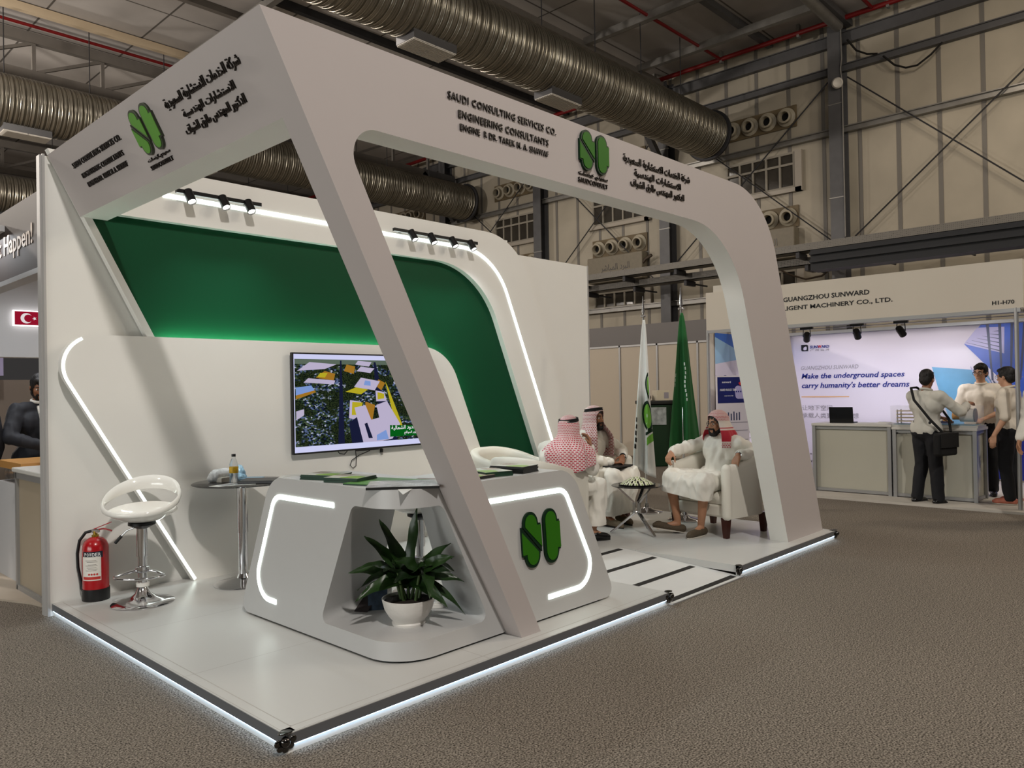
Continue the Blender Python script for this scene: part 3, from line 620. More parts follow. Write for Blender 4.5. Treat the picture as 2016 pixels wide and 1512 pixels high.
def cstrip(path, plane, flip=1):
    n = len(path); vs = []; wd = .03
    for t in (-.001, .005):
        for s in (-1, 1):
            for i, p in enumerate(path):
                a = path[max(i-1, 0)]; b = path[min(i+1, n-1)]; d = V(b[0]-a[0], b[1]-a[1], 0).normalized(); u, z = p[0]-d.y*wd/2*s, p[1]+d.x*wd/2*s
                vs.append(lean((XF-t, u, z)) if plane == 'L' else lean((u, YF-t, z)))
    fs = []
    for i in range(n-1):
        A0, A1, B0, B1 = i, n+i, 2*n+i, 3*n+i
        fs += [(A0, A0+1, A1+1, A1), (B0, B1, B1+1, B0+1), (A0, B0, B0+1, A0+1), (A1, A1+1, B1+1, B1)]
    fs += [(0, n, 3*n, 2*n), (n-1, 3*n-1, 4*n-1, 2*n-1)]
    MB().add(vs, fs).build('light_strip', led, CT, 0)
cstrip(openfillet([(.80, .885), (1.47, .885, .11), (1.745, .23, .14), (1.45, .226)], 12), 'L')
cstrip(openfillet([(1.44, .876), (2.16, .876, .1), (2.49, .225, .14), (1.97, .222)], 12), 'R')
o = V(lean((1.735, YF-.001, .43))); emblem(CT, o, (1,0,0), V(0, .066, 1), .36, .345, .014)

# things on the counter
cover1 = mat('brochure_cover', (196, 196, 186), .4, var=.2, vscale=14); cover2 = mat('brochure_cover_photo', (176, 160, 142), .4, var=.7, vscale=34); edge_g = mat('brochure_edge', (28, 60, 44), .5); edge_d = mat('brochure_dark_edge', (32, 34, 34), .4)
lime = mat('lime_patch', (130, 170, 40), .35); folder_g = mat('folder_green', (84, 140, 56), .4); pic = mat('photo_print', (186, 186, 186), .4, var=.5, vscale=16)
def brochures(lab, c, rz, w, d, n, edge, top, green=True, group='brochure stacks on the counter'):
    """each booklet of the stack is a thing of its own"""
    for k in range(n):
        h = .0062; z = Z1+k*h; r2 = rz+rnd.uniform(-.03, .03)
        t = thing('brochure', lab+(', topmost of its stack' if k == n-1 else ''), 'brochure', (c[0]+rnd.uniform(-.004, .004), c[1]+rnd.uniform(-.004, .004), z), r2, lab+' pile' if k < n-1 else None)
        MB().box((-w/2, -d/2, 0), (w/2, d/2, h*.97)).build('pages', edge, t, 0)
        if k == n-1:
            MB().box((-w/2, -d/2, h*.97), (w/2, d/2, h*.97+.0006)).build('cover', top, t, 0)
            MB().prism(fillet([(-w/2+.004, -d/2+.004, .0), (w*.1, -d/2+.004, .05), (w*.06, -.02, .05), (-w/2+.004, .03, .02)], 6), (0,0,h*.97+.0006), (1,0,0), (0,1,0), (0,0,1), 0, .0004).build('cover_patch', lime if green else folder_g, t, 0)
            MB().box((.0, .02, h*.97+.0006), (w/2-.01, d/2-.01, h*.97+.001)).build('cover_photo', cover2, t, 0)
brochures('green-edged brochure at the far end of the counter near the stool', (.985, 1.19), .35, .2, .24, 5, edge_g, cover1)
brochures('green-edged brochure next to the green folder', (.985, .925), .35, .2, .24, 5, edge_g, cover1)
brochures('dark-edged brochure right of the slanting post, nearest to it', (1.53, .45), .1, .2, .22, 3, edge_d, cover2)
brochures('brown-covered brochure in the middle pile right of the post', (1.71, .47), -.25, .19, .25, 5, edge_g, cover1)
brochures('lime-covered brochure in the pile at the right end of the counter', (1.935, .47), .2, .19, .25, 7, edge_d, cover1)
t = thing('folder', 'flat bright green folder on the front of the counter', 'folder', (1.06, .66, Z1), .3)
MB().box((-.16, -.2, 0), (.16, .2, .008)).build('back_board', edge_g, t, 0); MB().box((-.158, -.198, .008), (.158, .198, .011)).build('cover', folder_g, t, 0)
t = thing('catalogue', 'glossy open catalogue in clear film at the counter corner', 'catalogue', (1.03, .47, Z1), -.72)
MB().box((-.2, -.15, 0), (.2, .15, .014)).build('pages', edge_d, t, 0); MB().box((-.2, -.15, .014), (.2, .15, .0155)).build('cover', pic, t, 0)
MB().grid(lambda u, v: (-.205+.41*u, -.155+.31*v, .018+.003*math.sin(u*23+v*9)), 24, 18).build('plastic_film', mat('clear_film', (235, 238, 240), .12, alpha=.15), t, 60)
tag(MB().add([(.98,.44,Z1+.001),(.9,.36,Z1+.001),(.96,.315,Z1+.001),(1.04,.38,Z1+.001),(.875,.285,.986)], [(0,1,2,3),(1,4,2)]).build('paper_sheet', paper, smooth=0, solid=.0012), 'white sheet whose corner hangs over the counter edge', 'paper')
t = thing('catalogue', 'pale magazine lying beside the slanting post', 'magazine', (1.28, .5, Z1), .5)
MB().box((-.1, -.14, 0), (.1, .14, .006)).build('pages', paper, t, 0); MB().box((-.1, -.14, .006), (.1, .14, .007)).build('cover', mat('brown_cover', (120, 96, 84), .4, var=.6, vscale=20), t, 0)
tag(MB().box((2.0, .4, Z1), (2.09, .5, Z1+.006)).build('white_card', paper, smooth=0), 'small white card at the right end of the counter top', 'card')

# ------------------------------------------------------------------ potted plant on the counter shelf
leaf_m = mat('plant_leaf', (34, 58, 24), .35, var=.5, vscale=16); leaf_d = mat('plant_leaf_dark', (22, 40, 18), .35, var=.4, vscale=16); soil = mat('soil', (36, 26, 20), .9, bump=1, bscale=60)
PC = V(1.10, .535, ZS)
t = wthing('potted_plant', 'bushy dark green plant in a white embossed bowl on the counter shelf', 'plant', PC)
p_ = MB().lathe([(.0,0),(.095,0),(.098,.012),(.09,.022),(.115,.05),(.138,.09),(.15,.135),(.153,.15),(.147,.152),(.14,.135),(.0,.132)], PC, 48, caps=False).build('pot', mat('white_pot', (226, 222, 216), .45, bump=.25, bscale=45), t, 50)
MB().lathe([(.0,.136),(.06,.142),(.141,.135)], PC, 32, caps=False).build('soil', soil, t, 60)
stems = []
for k in range(7):
    a = k*2.4; r = .018+.02*(k % 3); b = PC+V(r*math.cos(a), r*math.sin(a), .13); tp = b+V(.05*math.cos(a), .05*math.sin(a), .13+.05*(k % 3)); stems.append((b, tp, a))
    MB().tube([b, b.lerp(tp, .5)+V(0,0,.01), tp], [.011, .009, .007], 8).build('stem', mat('plant_stem', (70, 92, 48), .5), t, 60)
def leaf(base, d, L, wd, droop, roll, m):
    d = V(d).normalized(); up = V(0,0,1); side = d.cross(up); side = side.normalized() if side.length > .05 else V(1,0,0)
    side = Quaternion(d, roll)@side; nn = side.cross(d); vs = []
    def fn(u, v):
        s = u; c = base+d*(L*s)-V(0,0,1)*(droop*L*s*s)
        hw = wd*(math.sin(PI*min(1, s**.75*1.0))**.8 if s > 0 else 0)*(1-.12*s)+.004*(1-s)
        q = (v-.5)*2
        return c+side*(hw*q)+nn*(abs(q)*hw*.35+.006*math.sin(s*14+q*2))
    return MB().grid(fn, 14, 4).build('leaf', m, t, 80)
for k in range(36):
    b, tp, a0 = stems[k % 7]; a = k*2.39996+.3; el = .15+.9*((k*7 % 11)/11); base = b.lerp(tp, .55+.45*((k*5 % 7)/7))
    d = (math.cos(a)*math.cos(el), math.sin(a)*math.cos(el), math.sin(el)); L = .2+.1*((k*3 % 5)/5)
    leaf(base, d, L, .034+.014*((k*3 % 4)/4), .25+.35*((k*11 % 7)/7), rnd.uniform(-1.2, 1.2), leaf_m if k % 2 else leaf_d)
rgt, fwd = V(.69, -.725, 0), V(.725, .689, 0)
for d, L, wd, dr in (((rgt*.12)+V(0,0,1), .46, .058, .0), (rgt*-.8+V(0,0,.5), .42, .062, .4), (rgt*-.75+V(0,0,.95), .42, .045, .15), (rgt*-.45+V(0,0,1), .42, .048, .05), (rgt*.7+V(0,0,.85), .38, .046, .2), (rgt*.85+V(0,0,.35), .34, .048, .4), (rgt*.5+fwd*-.4+V(0,0,.1), .3, .048, .5), (rgt*.75+V(0,0,.1), .32, .042, .75), (rgt*.3+fwd*-.5+V(0,0,.6), .32, .055, .3), (rgt*-.6+fwd*-.3+V(0,0,.2), .34, .055, .5)):
    leaf(PC+V(0,0,.24)+rgt*.01, d, L, wd*.9, dr, .75 if d.dot(rgt) > 0 else -.75, leaf_m)
t = wthing('leaflet', 'folded photo leaflet standing open behind the plant pot', 'leaflet', (1.05, .93, ZS))
MB().hexa([(1.03,.98,ZS),(1.075,.905,ZS),(1.077,.906,ZS),(1.032,.981,ZS),(1.19,1.04,ZS+.1),(1.235,.965,ZS+.1),(1.237,.966,ZS+.1),(1.192,1.041,ZS+.1)]).build('back_page', mat('leaflet_dark', (52, 46, 46), .5), t, 0)
MB().hexa([(1.1,.93,ZS),(1.19,.86,ZS),(1.192,.862,ZS),(1.102,.932,ZS),(1.12,.96,ZS+.11),(1.22,.89,ZS+.135),(1.222,.892,ZS+.135),(1.122,.962,ZS+.11)]).build('photo_page', mat('leaflet_photo', (62, 76, 92), .3, var=.9, vscale=12), t, 0)
MB().hexa([(1.195,.865,ZS),(1.24,.88,ZS),(1.242,.883,ZS),(1.197,.868,ZS),(1.225,.895,ZS+.13),(1.27,.91,ZS+.15),(1.272,.913,ZS+.15),(1.227,.898,ZS+.13)]).build('white_page', paper, t, 0)
t = wthing('charging_box', 'small white square box behind the plant pot', 'box', (1.43, .66, ZS))
R45 = Matrix.Rotation(.9, 3, 'Z'); MB().obox((1.43, .67, ZS+.014), (.04, .04, .014), R45).build('body', gloss_white, t, 0, bev=.005); MB().obox((1.43, .67, ZS+.031), (.036, .036, .003), R45).build('lid', gloss_white, t, 0, bev=.002)

# ------------------------------------------------------------------ bar stools
def bar_stool(lab, loc, rz, seat_gloss, group='white bar stools'):
    t = thing('bar_stool', lab, 'bar stool', (*loc, ZP), rz, group)
    MB().lathe([(0,.0),(.205,.0),(.207,.006),(.2,.012),(.15,.022),(.09,.04),(.05,.07),(.03,.115),(.0,.116)], n=48, caps=False).build('base', chrome, t, 40)
    MB().cyl((0,0,.1), (0,0,.34), .029, 28).cyl((0,0,.33), (0,0,.55), .036, 28).build('column', chrome, t, 40)
    MB().lathe([(.03,0),(.043,.004),(.043,.028),(.03,.03)], (0,0,.115), 24).build('collar', gloss_white, t, 40)
    pts = [(-.036, 0, .23), (-.1, -.01, .215)]+[(-.165*math.cos(PI*k/14), -.05-.11*math.sin(PI*k/14), .2) for k in range(15)]+[(.1, -.01, .215), (.036, 0, .23)]
    f = MB().tube(pts, .0095, 10).build('footrest', chrome, t, 60); MB().lathe([(.037,0),(.046,.003),(.046,.04),(.037,.043)], (0,0,.215), 24).build('footrest_clamp', chrome, f, 40)
    l = MB().tube([(-.02,.0,.54), (-.1,-.0,.51), (-.14,-.0,.47)], .006, 8).build('lever', chrome, t, 60); MB().tube([(-.137,0,.473), (-.18,0,.425)], .011, 10).build('lever_grip', black, l, 60)
    MB().lathe([(.03,.52),(.09,.55),(.09,.566),(.03,.568)], n=24).build('seat_plate', black_metal, t, 40)
    # seat: shallow dish, its rim sweeping up into an open back loop
    s = MB(); n, m = 40, 10; rx, ry = .235, .2; vs = []
    def dish(r, th, k):   # k=0 outer, 1 inner
        return V(rx*r*math.cos(th)*(1-.035*k), ry*r*math.sin(th)*(1-.035*k), .565+.075*(r**2.4)+.012*k+(.035*max(0, math.sin(th))*r**3))
    for k in (0, 1):
        for i in range(m+1):
            for j in range(n): vs.append(dish(max(i/m, .001), 2*PI*j/n, k))
    W = (m+1)*n; fs = []
    for k in (0, 1):
        for i in range(m):
            for j in range(n):
                q = (k*W+i*n+j, k*W+i*n+(j+1) % n, k*W+(i+1)*n+(j+1) % n, k*W+(i+1)*n+j); fs.append(q if k else q[::-1])
    fs += [(m*n+j, m*n+(j+1) % n, W+m*n+(j+1) % n, W+m*n+j) for j in range(n)]
    s.add(vs, fs)
    vs = []; fs = []; q = 8
    for j in range(n):
        th = 2*PI*j/n; up = (1+math.sin(th))/2; up = up**1.25
        c = V((rx+.012)*math.cos(th), (ry+.02)*math.sin(th)-.005+.01*up, .645+.18*up); rad = V(math.cos(th), math.sin(th)*.85, 0).normalized(); hh = .018+.03*up
        tilt = V(0,0,1)+rad*.25*up
        for i in range(q):
            a = 2*PI*i/q; vs.append(c+rad*(.013*math.cos(a))+tilt*(hh*math.sin(a)))
    fs = [(j*q+i, j*q+(i+1) % q, ((j+1) % n)*q+(i+1) % q, ((j+1) % n)*q+i) for j in range(n) for i in range(q)]
    s.add(vs, fs); s.build('seat', seat_gloss, t, 60)
    return t
bar_stool('white bar stool with chrome base beside the red fire extinguisher', (.425, 2.65), -.7, gloss_white)
bar_stool('white bar stool behind the counter, only its back rim showing over the far end', (1.42, 2.08), 2.2, gloss_white)
bar_stool('white bar stool standing behind the slanting post, its base seen through the counter opening', (1.88, 1.37), 2.9, gloss_white)

# ------------------------------------------------------------------ high glass table and what lies on it
TX, TY, TZ = 1.16, 2.62, .868
t = wthing('high_table', 'round smoked-glass high table on a chrome pedestal', 'table', (TX, TY, ZP))
MB().lathe([(0,0),(.36,0),(.366,.005),(.36,.01),(0,.01)], (TX, TY, TZ-.01), 56, caps=False).build('table_top', glass_dark, t, 40)
MB().cyl((TX,TY,ZP+.06), (TX,TY,.5), .034, 28).cyl((TX,TY,.48), (TX,TY,TZ-.02), .04, 28).build('column', chrome, t, 40)
MB().lathe([(.04,0),(.06,.012),(.09,.014),(.09,.018),(.0,.018)], (TX, TY, TZ-.03), 24).build('top_plate', chrome, t, 40)
MB().lathe([(0,0),(.215,0),(.218,.006),(.2,.014),(.12,.026),(.05,.05),(.036,.08),(0,.08)], (TX, TY, ZP), 48, caps=False).build('base', chrome, t, 40)
b = thing('water_bottle', 'clear water bottle with a yellow label on the glass table', 'bottle', (1.085, 2.6, TZ))
clear = mat('clear_plastic', (235, 242, 246), .05, trans=.95, ior=1.3, alpha=.55)
MB().lathe([(0,0),(.03,0),(.033,.006),(.031,.05),(.033,.1),(.032,.14),(.02,.175),(.0135,.185),(.0135,.205),(0,.205)], n=28, caps=False).build('bottle_body', clear, b, 50)
MB().lathe([(.0335,.075),(.0338,.076),(.0338,.12),(.0335,.121)], n=28).build('label', mat('bottle_label', (214, 170, 30), .5, var=.5, vscale=30), b, 50)
MB().lathe([(.0155,.198),(.0155,.218),(0,.218)], n=20).build('cap', black, b, 50)
b = thing('tissue_pack', 'white plastic pack of tissues behind the water bottle', 'tissues', (1.06, 2.76, TZ), .4)
fuse(MB().rc((-.06,0,.05), (.06,0,.05), .048).rc((-.07,.03,.03), (.07,.03,.03), .03), 'wrapper', mat('tissue_wrap', (222, 224, 226), .25, var=.3, vscale=25), .006, 3, b, .004, 30)
MB().obox((-.03,-.05,.02), (.05,.025,.018)).build('carton', mat('carton_grey', (200, 196, 186), .5), b, 0, bev=.003)
b = thing('snack_bag', 'blue and white crumpled bag next to the bottle', 'bag', (1.2, 2.73, TZ), .9)
fuse(MB().ell((0,0,.05), (.045,.04,.05)).ell((.02,.01,.08), (.035,.03,.035)).ell((-.03,-.02,.025), (.05,.035,.025)), 'wrapper', mat('bag_blue', (150, 190, 214), .25, var=.8, vscale=22), .006, 2, b, .006, 28, seed=3)
b = thing('cloth_pack', 'flat pale blue packet lying by the bottle', 'packet', (1.24, 2.64, TZ), -.75); MB().obox((0,0,.012), (.1,.045,.012)).build('wrapper', mat('packet_blue', (132, 166, 190), .4, var=.3, vscale=20), b, 30, bev=.008)
b = thing('document_folder', 'black folder overhanging the right side of the glass table', 'folder', (1.235, 2.43, TZ), -.8); MB().obox((0,0,.012), (.16,.11,.012)).build('cover', black, b, 0, bev=.004); MB().obox((.0,-.004,.012), (.158,.108,.008)).build('pages', mat('grey_pages', (90, 90, 92), .6), b, 0)
for i, (x, y, r, lab) in enumerate(((.96, 2.5, .3, 'white leaflet near the edge of the glass table'), (1.06, 2.44, -.4, 'printed sheet in front of the water bottle'))):
    b = thing('paper_sheet', lab, 'paper', (x, y, TZ), r); MB().obox((0,0,.001), (.1,.05,.001)).build('sheet', paper, b, 0); MB().obox((.02,0,.0025), (.06,.03,.0003)).build('print', mat('grey_print', (150, 152, 156), .5, var=.5, vscale=40), b, 0)

# ------------------------------------------------------------------ fire extinguisher
t = thing('fire_extinguisher', 'red powder fire extinguisher against the cream wall', 'fire extinguisher', (.242, 3.02, ZP), -.82)
red = mat('extinguisher_red', (168, 14, 24), .25, coat=.4)
MB().lathe([(0,0),(.088,0),(.09,.004),(.09,.085),(.0,.085)], n=40, caps=False).build('boot', black, t, 50)
MB().lathe([(.086,.08),(.086,.36),(.083,.39),(.07,.42),(.045,.44),(.022,.45),(0,.45)], n=40, caps=False).build('cylinder', red, t, 50)
MB().lathe([(.022,.445),(.024,.45),(.024,.462),(.015,.464),(.015,.49),(0,.49)], n=24, caps=False).build('neck', mat('brass', (170, 140, 60), .3, 1), t, 50)
MB().obox((.004,0,.49), (.024,.013,.014)).build('valve', chrome, t, 0, bev=.004)
MB().beam((-.01,0,.502), (.115,0,.55), .016, .006).build('squeeze_lever', red, t, 0); MB().tube([(-.005,0,.492), (.06,0,.505), (.12,0,.488)], .006, 8).build('carry_handle', red, t, 60)
MB().tube([(-.02,0,.49), (-.07,.0,.478), (-.115,0,.42), (-.132,0,.33), (-.128,0,.23), (-.108,0,.13), (-.1,0,.1)], .0105, 10).build('hose', black, t, 60); MB().tube([(-.106,0,.13), (-.098,0,.08), (-.075,0,.05)], [.013,.016,.02], 10).build('nozzle', black, t, 60)
def wrap(a0, a1, z0, z1, r, m, nm):
    n = 16; mb = MB(); mb.grid(lambda u, v: (r*math.cos(a0+(a1-a0)*u), r*math.sin(a0+(a1-a0)*u), z0+(z1-z0)*v), n, 1); return mb.build(nm, m, t, 60, fix=False)
fa = -PI/2+.15
wrap(fa-.75, fa+.9, .31, .355, .0868, mat('navy_band', (20, 26, 44), .4), 'name_band'); wrap(fa-.8, fa+.75, .15, .318, .0872, mat('label_white', (226, 222, 214), .5), 'instruction_label')
wrap(fa-.72, fa+.7, .158, .178, .0875, mat('label_red', (190, 50, 44), .5), 'label_footer')
for i, zz in enumerate((.29, .28, .262, .254, .24, .23, .22)): wrap(fa-.45+.1*(i % 3), fa+.4+.08*(i % 2), zz, zz+.003, .0875, mat('label_ink', (120, 112, 106), .6), 'print_line')
for k in range(4): MB().lathe([(0,0),(.007,0),(.007,.001),(0,.001)], (.0875*math.cos(fa-.15+k*.2), .0875*math.sin(fa-.15+k*.2), .195), 10, (math.cos(fa-.15+k*.2), math.sin(fa-.15+k*.2), 0)).build('class_symbol', MATS['label_red'], t, 0)
for k, ch in enumerate('POWDER'):
    a = fa-.55+k*.22; text('lettering', ch, mat('label_letters', (232, 232, 232), .5), t, (.0872*math.cos(a), .0872*math.sin(a), .322), (-math.sin(a), math.cos(a), 0), (0,0,1), .016, .024, .0006, .01)

# ------------------------------------------------------------------ television
TVX0, TVX1, TVZ0, TVZ1, TVY = 1.795, 3.36, 1.008, 1.892, 2.94
t = wthing('television', 'large wall-mounted television showing an aerial campus view', 'television', (2.58, 2.97, 1.45))
MB().box((TVX0, TVY, TVZ0), (TVX1, TVY+.035, TVZ1)).box((2.2, TVY+.03, 1.2), (2.95, 3.0, 1.7)).build('cabinet', black, t, 0, bev=.004)
MB().box((2.45, TVY+.002, TVZ0-.012), (2.7, TVY+.03, TVZ0)).build('sensor_bar', black, t, 0)
def screen_mat():
    m = emis('tv_campus', (60, 80, 40), 1); N, L = m.node_tree.nodes, m.node_tree.links; e = [n for n in N if n.type == 'EMISSION'][0]
    tc = N.new('ShaderNodeTexCoord'); mp = N.new('ShaderNodeMapping'); mp.inputs['Scale'].default_value = (1, 1, 1.6); L.new(tc.outputs['Object'], mp.inputs[0])
    v = N.new('ShaderNodeTexVoronoi'); v.inputs['Scale'].default_value = 52; L.new(mp.outputs[0], v.inputs['Vector'])
    r = N.new('ShaderNodeValToRGB'); r.color_ramp.interpolation = 'CONSTANT'; E_ = r.color_ramp.elements; E_[0].color = (*lin((18, 26, 22)), 1); E_[1].position = .3; E_[1].color = (*lin((44, 62, 44)), 1)
    for p, c in ((.5, (78, 92, 66)), (.62, (30, 40, 70)), (.72, (96, 112, 150)), (.84, (52, 66, 40)), (.93, (180, 186, 210))): q = E_.new(p); q.color = (*lin(c), 1)
    sp = N.new('ShaderNodeSeparateColor'); L.new(v.outputs['Color'], sp.inputs[0]); L.new(sp.outputs[0], r.inputs[0])
    nz = N.new('ShaderNodeTexNoise'); nz.inputs['Scale'].default_value = 5; L.new(mp.outputs[0], nz.inputs['Vector']); st = N.new('ShaderNodeMapRange'); st.inputs[1].default_value = .47; st.inputs[2].default_value = .53; L.new(nz.outputs['Fac'], st.inputs[0])
    v2 = N.new('ShaderNodeTexVoronoi'); v2.inputs['Scale'].default_value = 95; L.new(mp.outputs[0], v2.inputs['Vector']); r2 = N.new('ShaderNodeValToRGB'); r2.color_ramp.elements[0].color = (*lin((70, 84, 48)), 1); r2.color_ramp.elements[1].position = .6; r2.color_ramp.elements[1].color = (*lin((18, 26, 18)), 1); L.new(v2.outputs['Distance'], r2.inputs[0])
    mx = N.new('ShaderNodeMix'); mx.data_type = 'RGBA'; L.new(st.outputs[0], mx.inputs[0]); L.new(r.outputs[0], mx.inputs[6]); L.new(r2.outputs[0], mx.inputs[7])
    L.new(mx.outputs[2], e.inputs[0]); e.inputs[1].default_value = .8; return m
sw, sh = TVX1-TVX0-.028, TVZ1-TVZ0-.03; SX, SZ = TVX0+.014, TVZ0+.016
def sp(pts, m, name, k, parent): return MB().prism([(SX+x*sw, SZ+y*sh) for x, y in pts], (0, TVY-.0006*k, 0), (1,0,0), (0,0,1), (0,-1,0), 0, .0005).build(name, m, parent, 0)
S = sp([(0,0),(1,0),(1,1),(0,1)], emis('tv_white', (212, 214, 250), .9), 'screen', 0, t)
sp([(.005,.06),(.995,.06),(.995,.95),(.005,.95)], screen_mat(), 'picture', 1, S)
c_y, c_l, c_b, c_d, c_r, c_o, c_g, c_h = [emis('tv_'+n, c, .85) for n, c in (('yellow', (190, 176, 40)), ('lilac', (196, 186, 214)), ('sky', (130, 160, 222)), ('dark', (26, 30, 58)), ('road', (120, 124, 140)), ('ochre', (168, 120, 40)), ('label', (8, 96, 26)), ('haze', (96, 110, 96)))]
k = 2
for pts, m in (([(.005,.9),(.995,.9),(.995,.95),(.005,.95)], c_h), ([(.285,.06),(.33,.06),(.315,.94),(.305,.94)], c_d), ([(.56,.5),(.62,.5),(.56,.93),(.545,.93)], c_d), ([(.60,.06),(.72,.06),(.6,.6),(.57,.6)], c_d),
    ([(.14,.76),(.26,.73),(.27,.8),(.2,.83)], c_o), ([(.15,.77),(.2,.76),(.22,.81),(.17,.81)], c_y), ([(.34,.61),(.45,.58),(.5,.63),(.42,.66)], c_y), ([(.55,.68),(.6,.62),(.63,.7),(.58,.74)], c_o), ([(.63,.72),(.65,.66),(.76,.22),(.71,.2)], c_y), ([(.33,.83),(.4,.8),(.41,.88),(.35,.9)], c_o),
    ([(.4,.66),(.55,.62),(.59,.72),(.45,.76)], c_l), ([(.47,.68),(.52,.67),(.52,.72),(.48,.73)], c_b), ([(.06,.71),(.26,.69),(.27,.73),(.09,.755)], c_l), ([(.01,.58),(.13,.63),(.11,.68),(.01,.66)], c_b), ([(.01,.54),(.14,.61),(.13,.63),(.01,.58)], c_o), ([(.42,.83),(.52,.81),(.55,.86),(.45,.88)], c_l), ([(.41,.9),(.51,.88),(.53,.93),(.43,.94)], c_l), ([(.02,.83),(.2,.85),(.28,.9),(.1,.92)], c_l),
    ([(.36,.33),(.37,.52),(.45,.5),(.42,.3)], c_l), ([(.38,.36),(.385,.5),(.46,.49),(.44,.36)], c_y), ([(.56,.5),(.555,.62),(.62,.6),(.64,.5)], c_l), ([(.57,.52),(.57,.6),(.62,.58),(.62,.53)], c_y), ([(.47,.32),(.48,.5),(.55,.46),(.53,.3)], c_o),
    ([(.38,.06),(.36,.28),(.44,.36),(.47,.06)], c_d), ([(.46,.06),(.4,.44),(.48,.46),(.52,.3),(.58,.32),(.56,.46),(.64,.5),(.74,.24),(.68,.08),(.6,.06)], c_l), ([(.5,.1),(.47,.26),(.49,.27),(.53,.1)], c_d), ([(.56,.07),(.56,.13),(.63,.18),(.65,.08)], c_b), ([(.7,.12),(.72,.2),(.78,.2),(.78,.1)], c_b), ([(.01,.33),(.06,.38),(.06,.44),(.01,.42)], c_l)):
    sp(pts, m, 'picture_patch', k*.25+1, S); k += 1
ws = emis('tv_text', (240, 240, 245), 1)
sp([(.66,.1),(.985,.1),(.985,.2),(.66,.23)], c_g, 'caption_box', k*.25+1.5, S)
text('caption', arabic('جامعة الحدود الشمالية'), ws, S, (SX+.67*sw, TVY-.008, SZ+.165*sh), (1,0,0), (0,0,1), .3*sw, .05, .0004, .01); text('caption', arabic('تخطيط وتطوير المواقع'), ws, S, (SX+.77*sw, TVY-.008, SZ+.115*sh), (1,0,0), (0,0,1), .2*sw, .034, .0004, .006)
t = wthing('cable', 'thin black cable looping below the television', 'cable', (2.45, 2.99, .95))
MB().tube([(2.26,2.985,1.02), (2.29,2.985,.985), (2.34,2.985,.975), (2.39,2.985,1.02)], .004, 6).build('short_loop', black, t, 60)
pts = [(2.46,2.985,1.02), (2.47,2.985,.93), (2.465,2.985,.86), (2.43,2.985,.84), (2.4,2.985,.87), (2.42,2.985,.915), (2.5,2.985,.955), (2.62,2.985,.99), (2.65,2.985,1.02)]
MB().tube(pts, .004, 6).build('long_loop', black, t, 60)
t = wthing('usb_plug', 'black plug dangling under the television', 'plug', (2.76, 2.985, .96)); MB().tube([(2.75,2.985,1.02), (2.755,2.985,1.0)], .004, 6).build('lead', black, t); MB().box((2.745,2.978,.965), (2.77,2.992,1.0)).build('body', black, t, 0); MB().box((2.752,2.98,.94), (2.77,2.99,.966)).build('connector', steel_light, t, 0)
# ------------------------------------------------------------------ armchairs, coffee table, flags
wood_leg = mat('dark_wood_leg', (62, 24, 14), .3)
def armchair(lab, loc, rz):   # faces local +Y
    t = thing('armchair', lab, 'armchair', (*loc, ZP), rz, 'white leather tub chairs')
    w, dp, th = .33, .34, .085; pts = [(w, dp-.02)]+[(w, dp-.02-.4*k/4) for k in range(1, 5)]+[(w-.26+.26*math.cos(a), -.08-.26*math.sin(a)) for a in [PI/2*k/8 for k in range(1, 9)]]+[(w-.26-.07*2, -.34)]
    pts = pts[:-1]+[(-x, y) for x, y in pts[::-1][1:]]
    n = len(pts); rows = []
    for i, p in enumerate(pts):
        a = pts[max(i-1, 0)]; b = pts[min(i+1, n-1)]; d = V(b[0]-a[0], b[1]-a[1], 0).normalized(); nn = V(-d.y, d.x, 0)
        if nn.dot(V(p[0], p[1], 0)) < 0: nn = -nn
        k = (dp-.02-p[1])/(2*dp-.02); top = .685+.155*min(1, max(0, k))**1.4; P_ = V(p[0], p[1], 0); row = []
        for u, z in ((1, .19), (1.0, .45), (1.06, top-.05), (.9, top-.012), (.5, top), (-.5, top), (-.95, top-.02), (-1.05, top-.08), (-1, .42), (-1, .19)): row.append(P_+nn*(u*th*.55)+V(0,0,z))
        rows.append(row)
    k = 10; vs = [q for r in rows for q in r]; fs = [tuple(range(k))[::-1], tuple((n-1)*k+j for j in range(k))]
    fs += [(i*k+j, i*k+(j+1) % k, (i+1)*k+(j+1) % k, (i+1)*k+j) for i in range(n-1) for j in range(k)]
    MB().add(vs, fs).build('shell', leather, t, 50)
    for s in (-1, 1): MB().rc((s*w, dp-.03, .22), (s*w, dp-.03, .655), .05).build('arm_front', leather, t, 60)
    fuse(MB().obox((0,.02,.37), (.27,.28,.06)).rc((-.22,.27,.38), (.22,.27,.38), .055), 'seat_cushion', leather, .015, 5, t)
    MB().box((-.3,-.26,.19), (.3,.31,.31)).build('base', leather, t, 0, bev=.02)
    for x in (-1, 1):
        for y in (-.28, .3): MB().hexa([(x*.31-.022,y-.022,0),(x*.31+.022,y-.022,0),(x*.31+.022,y+.022,0),(x*.31-.022,y+.022,0),(x*.31-.035,y-.035,.195),(x*.31+.035,y-.035,.195),(x*.31+.035,y+.035,.195),(x*.31-.035,y+.035,.195)]).build('leg', wood_leg, t, 0)
    return t
armchair('white tub armchair seen from behind, beside the counter end', (3.68, 1.86), -PI/2+.05)
armchair('white tub armchair facing the front, under the man with the dark folder', (5.04, 2.3), PI+.05)
armchair('white tub armchair by the right post, under the man in glasses', (5.36, .88), PI/2-.17)
armchair('white tub armchair against the back wall, mostly hidden by the seated men', (4.13, 2.62), PI)

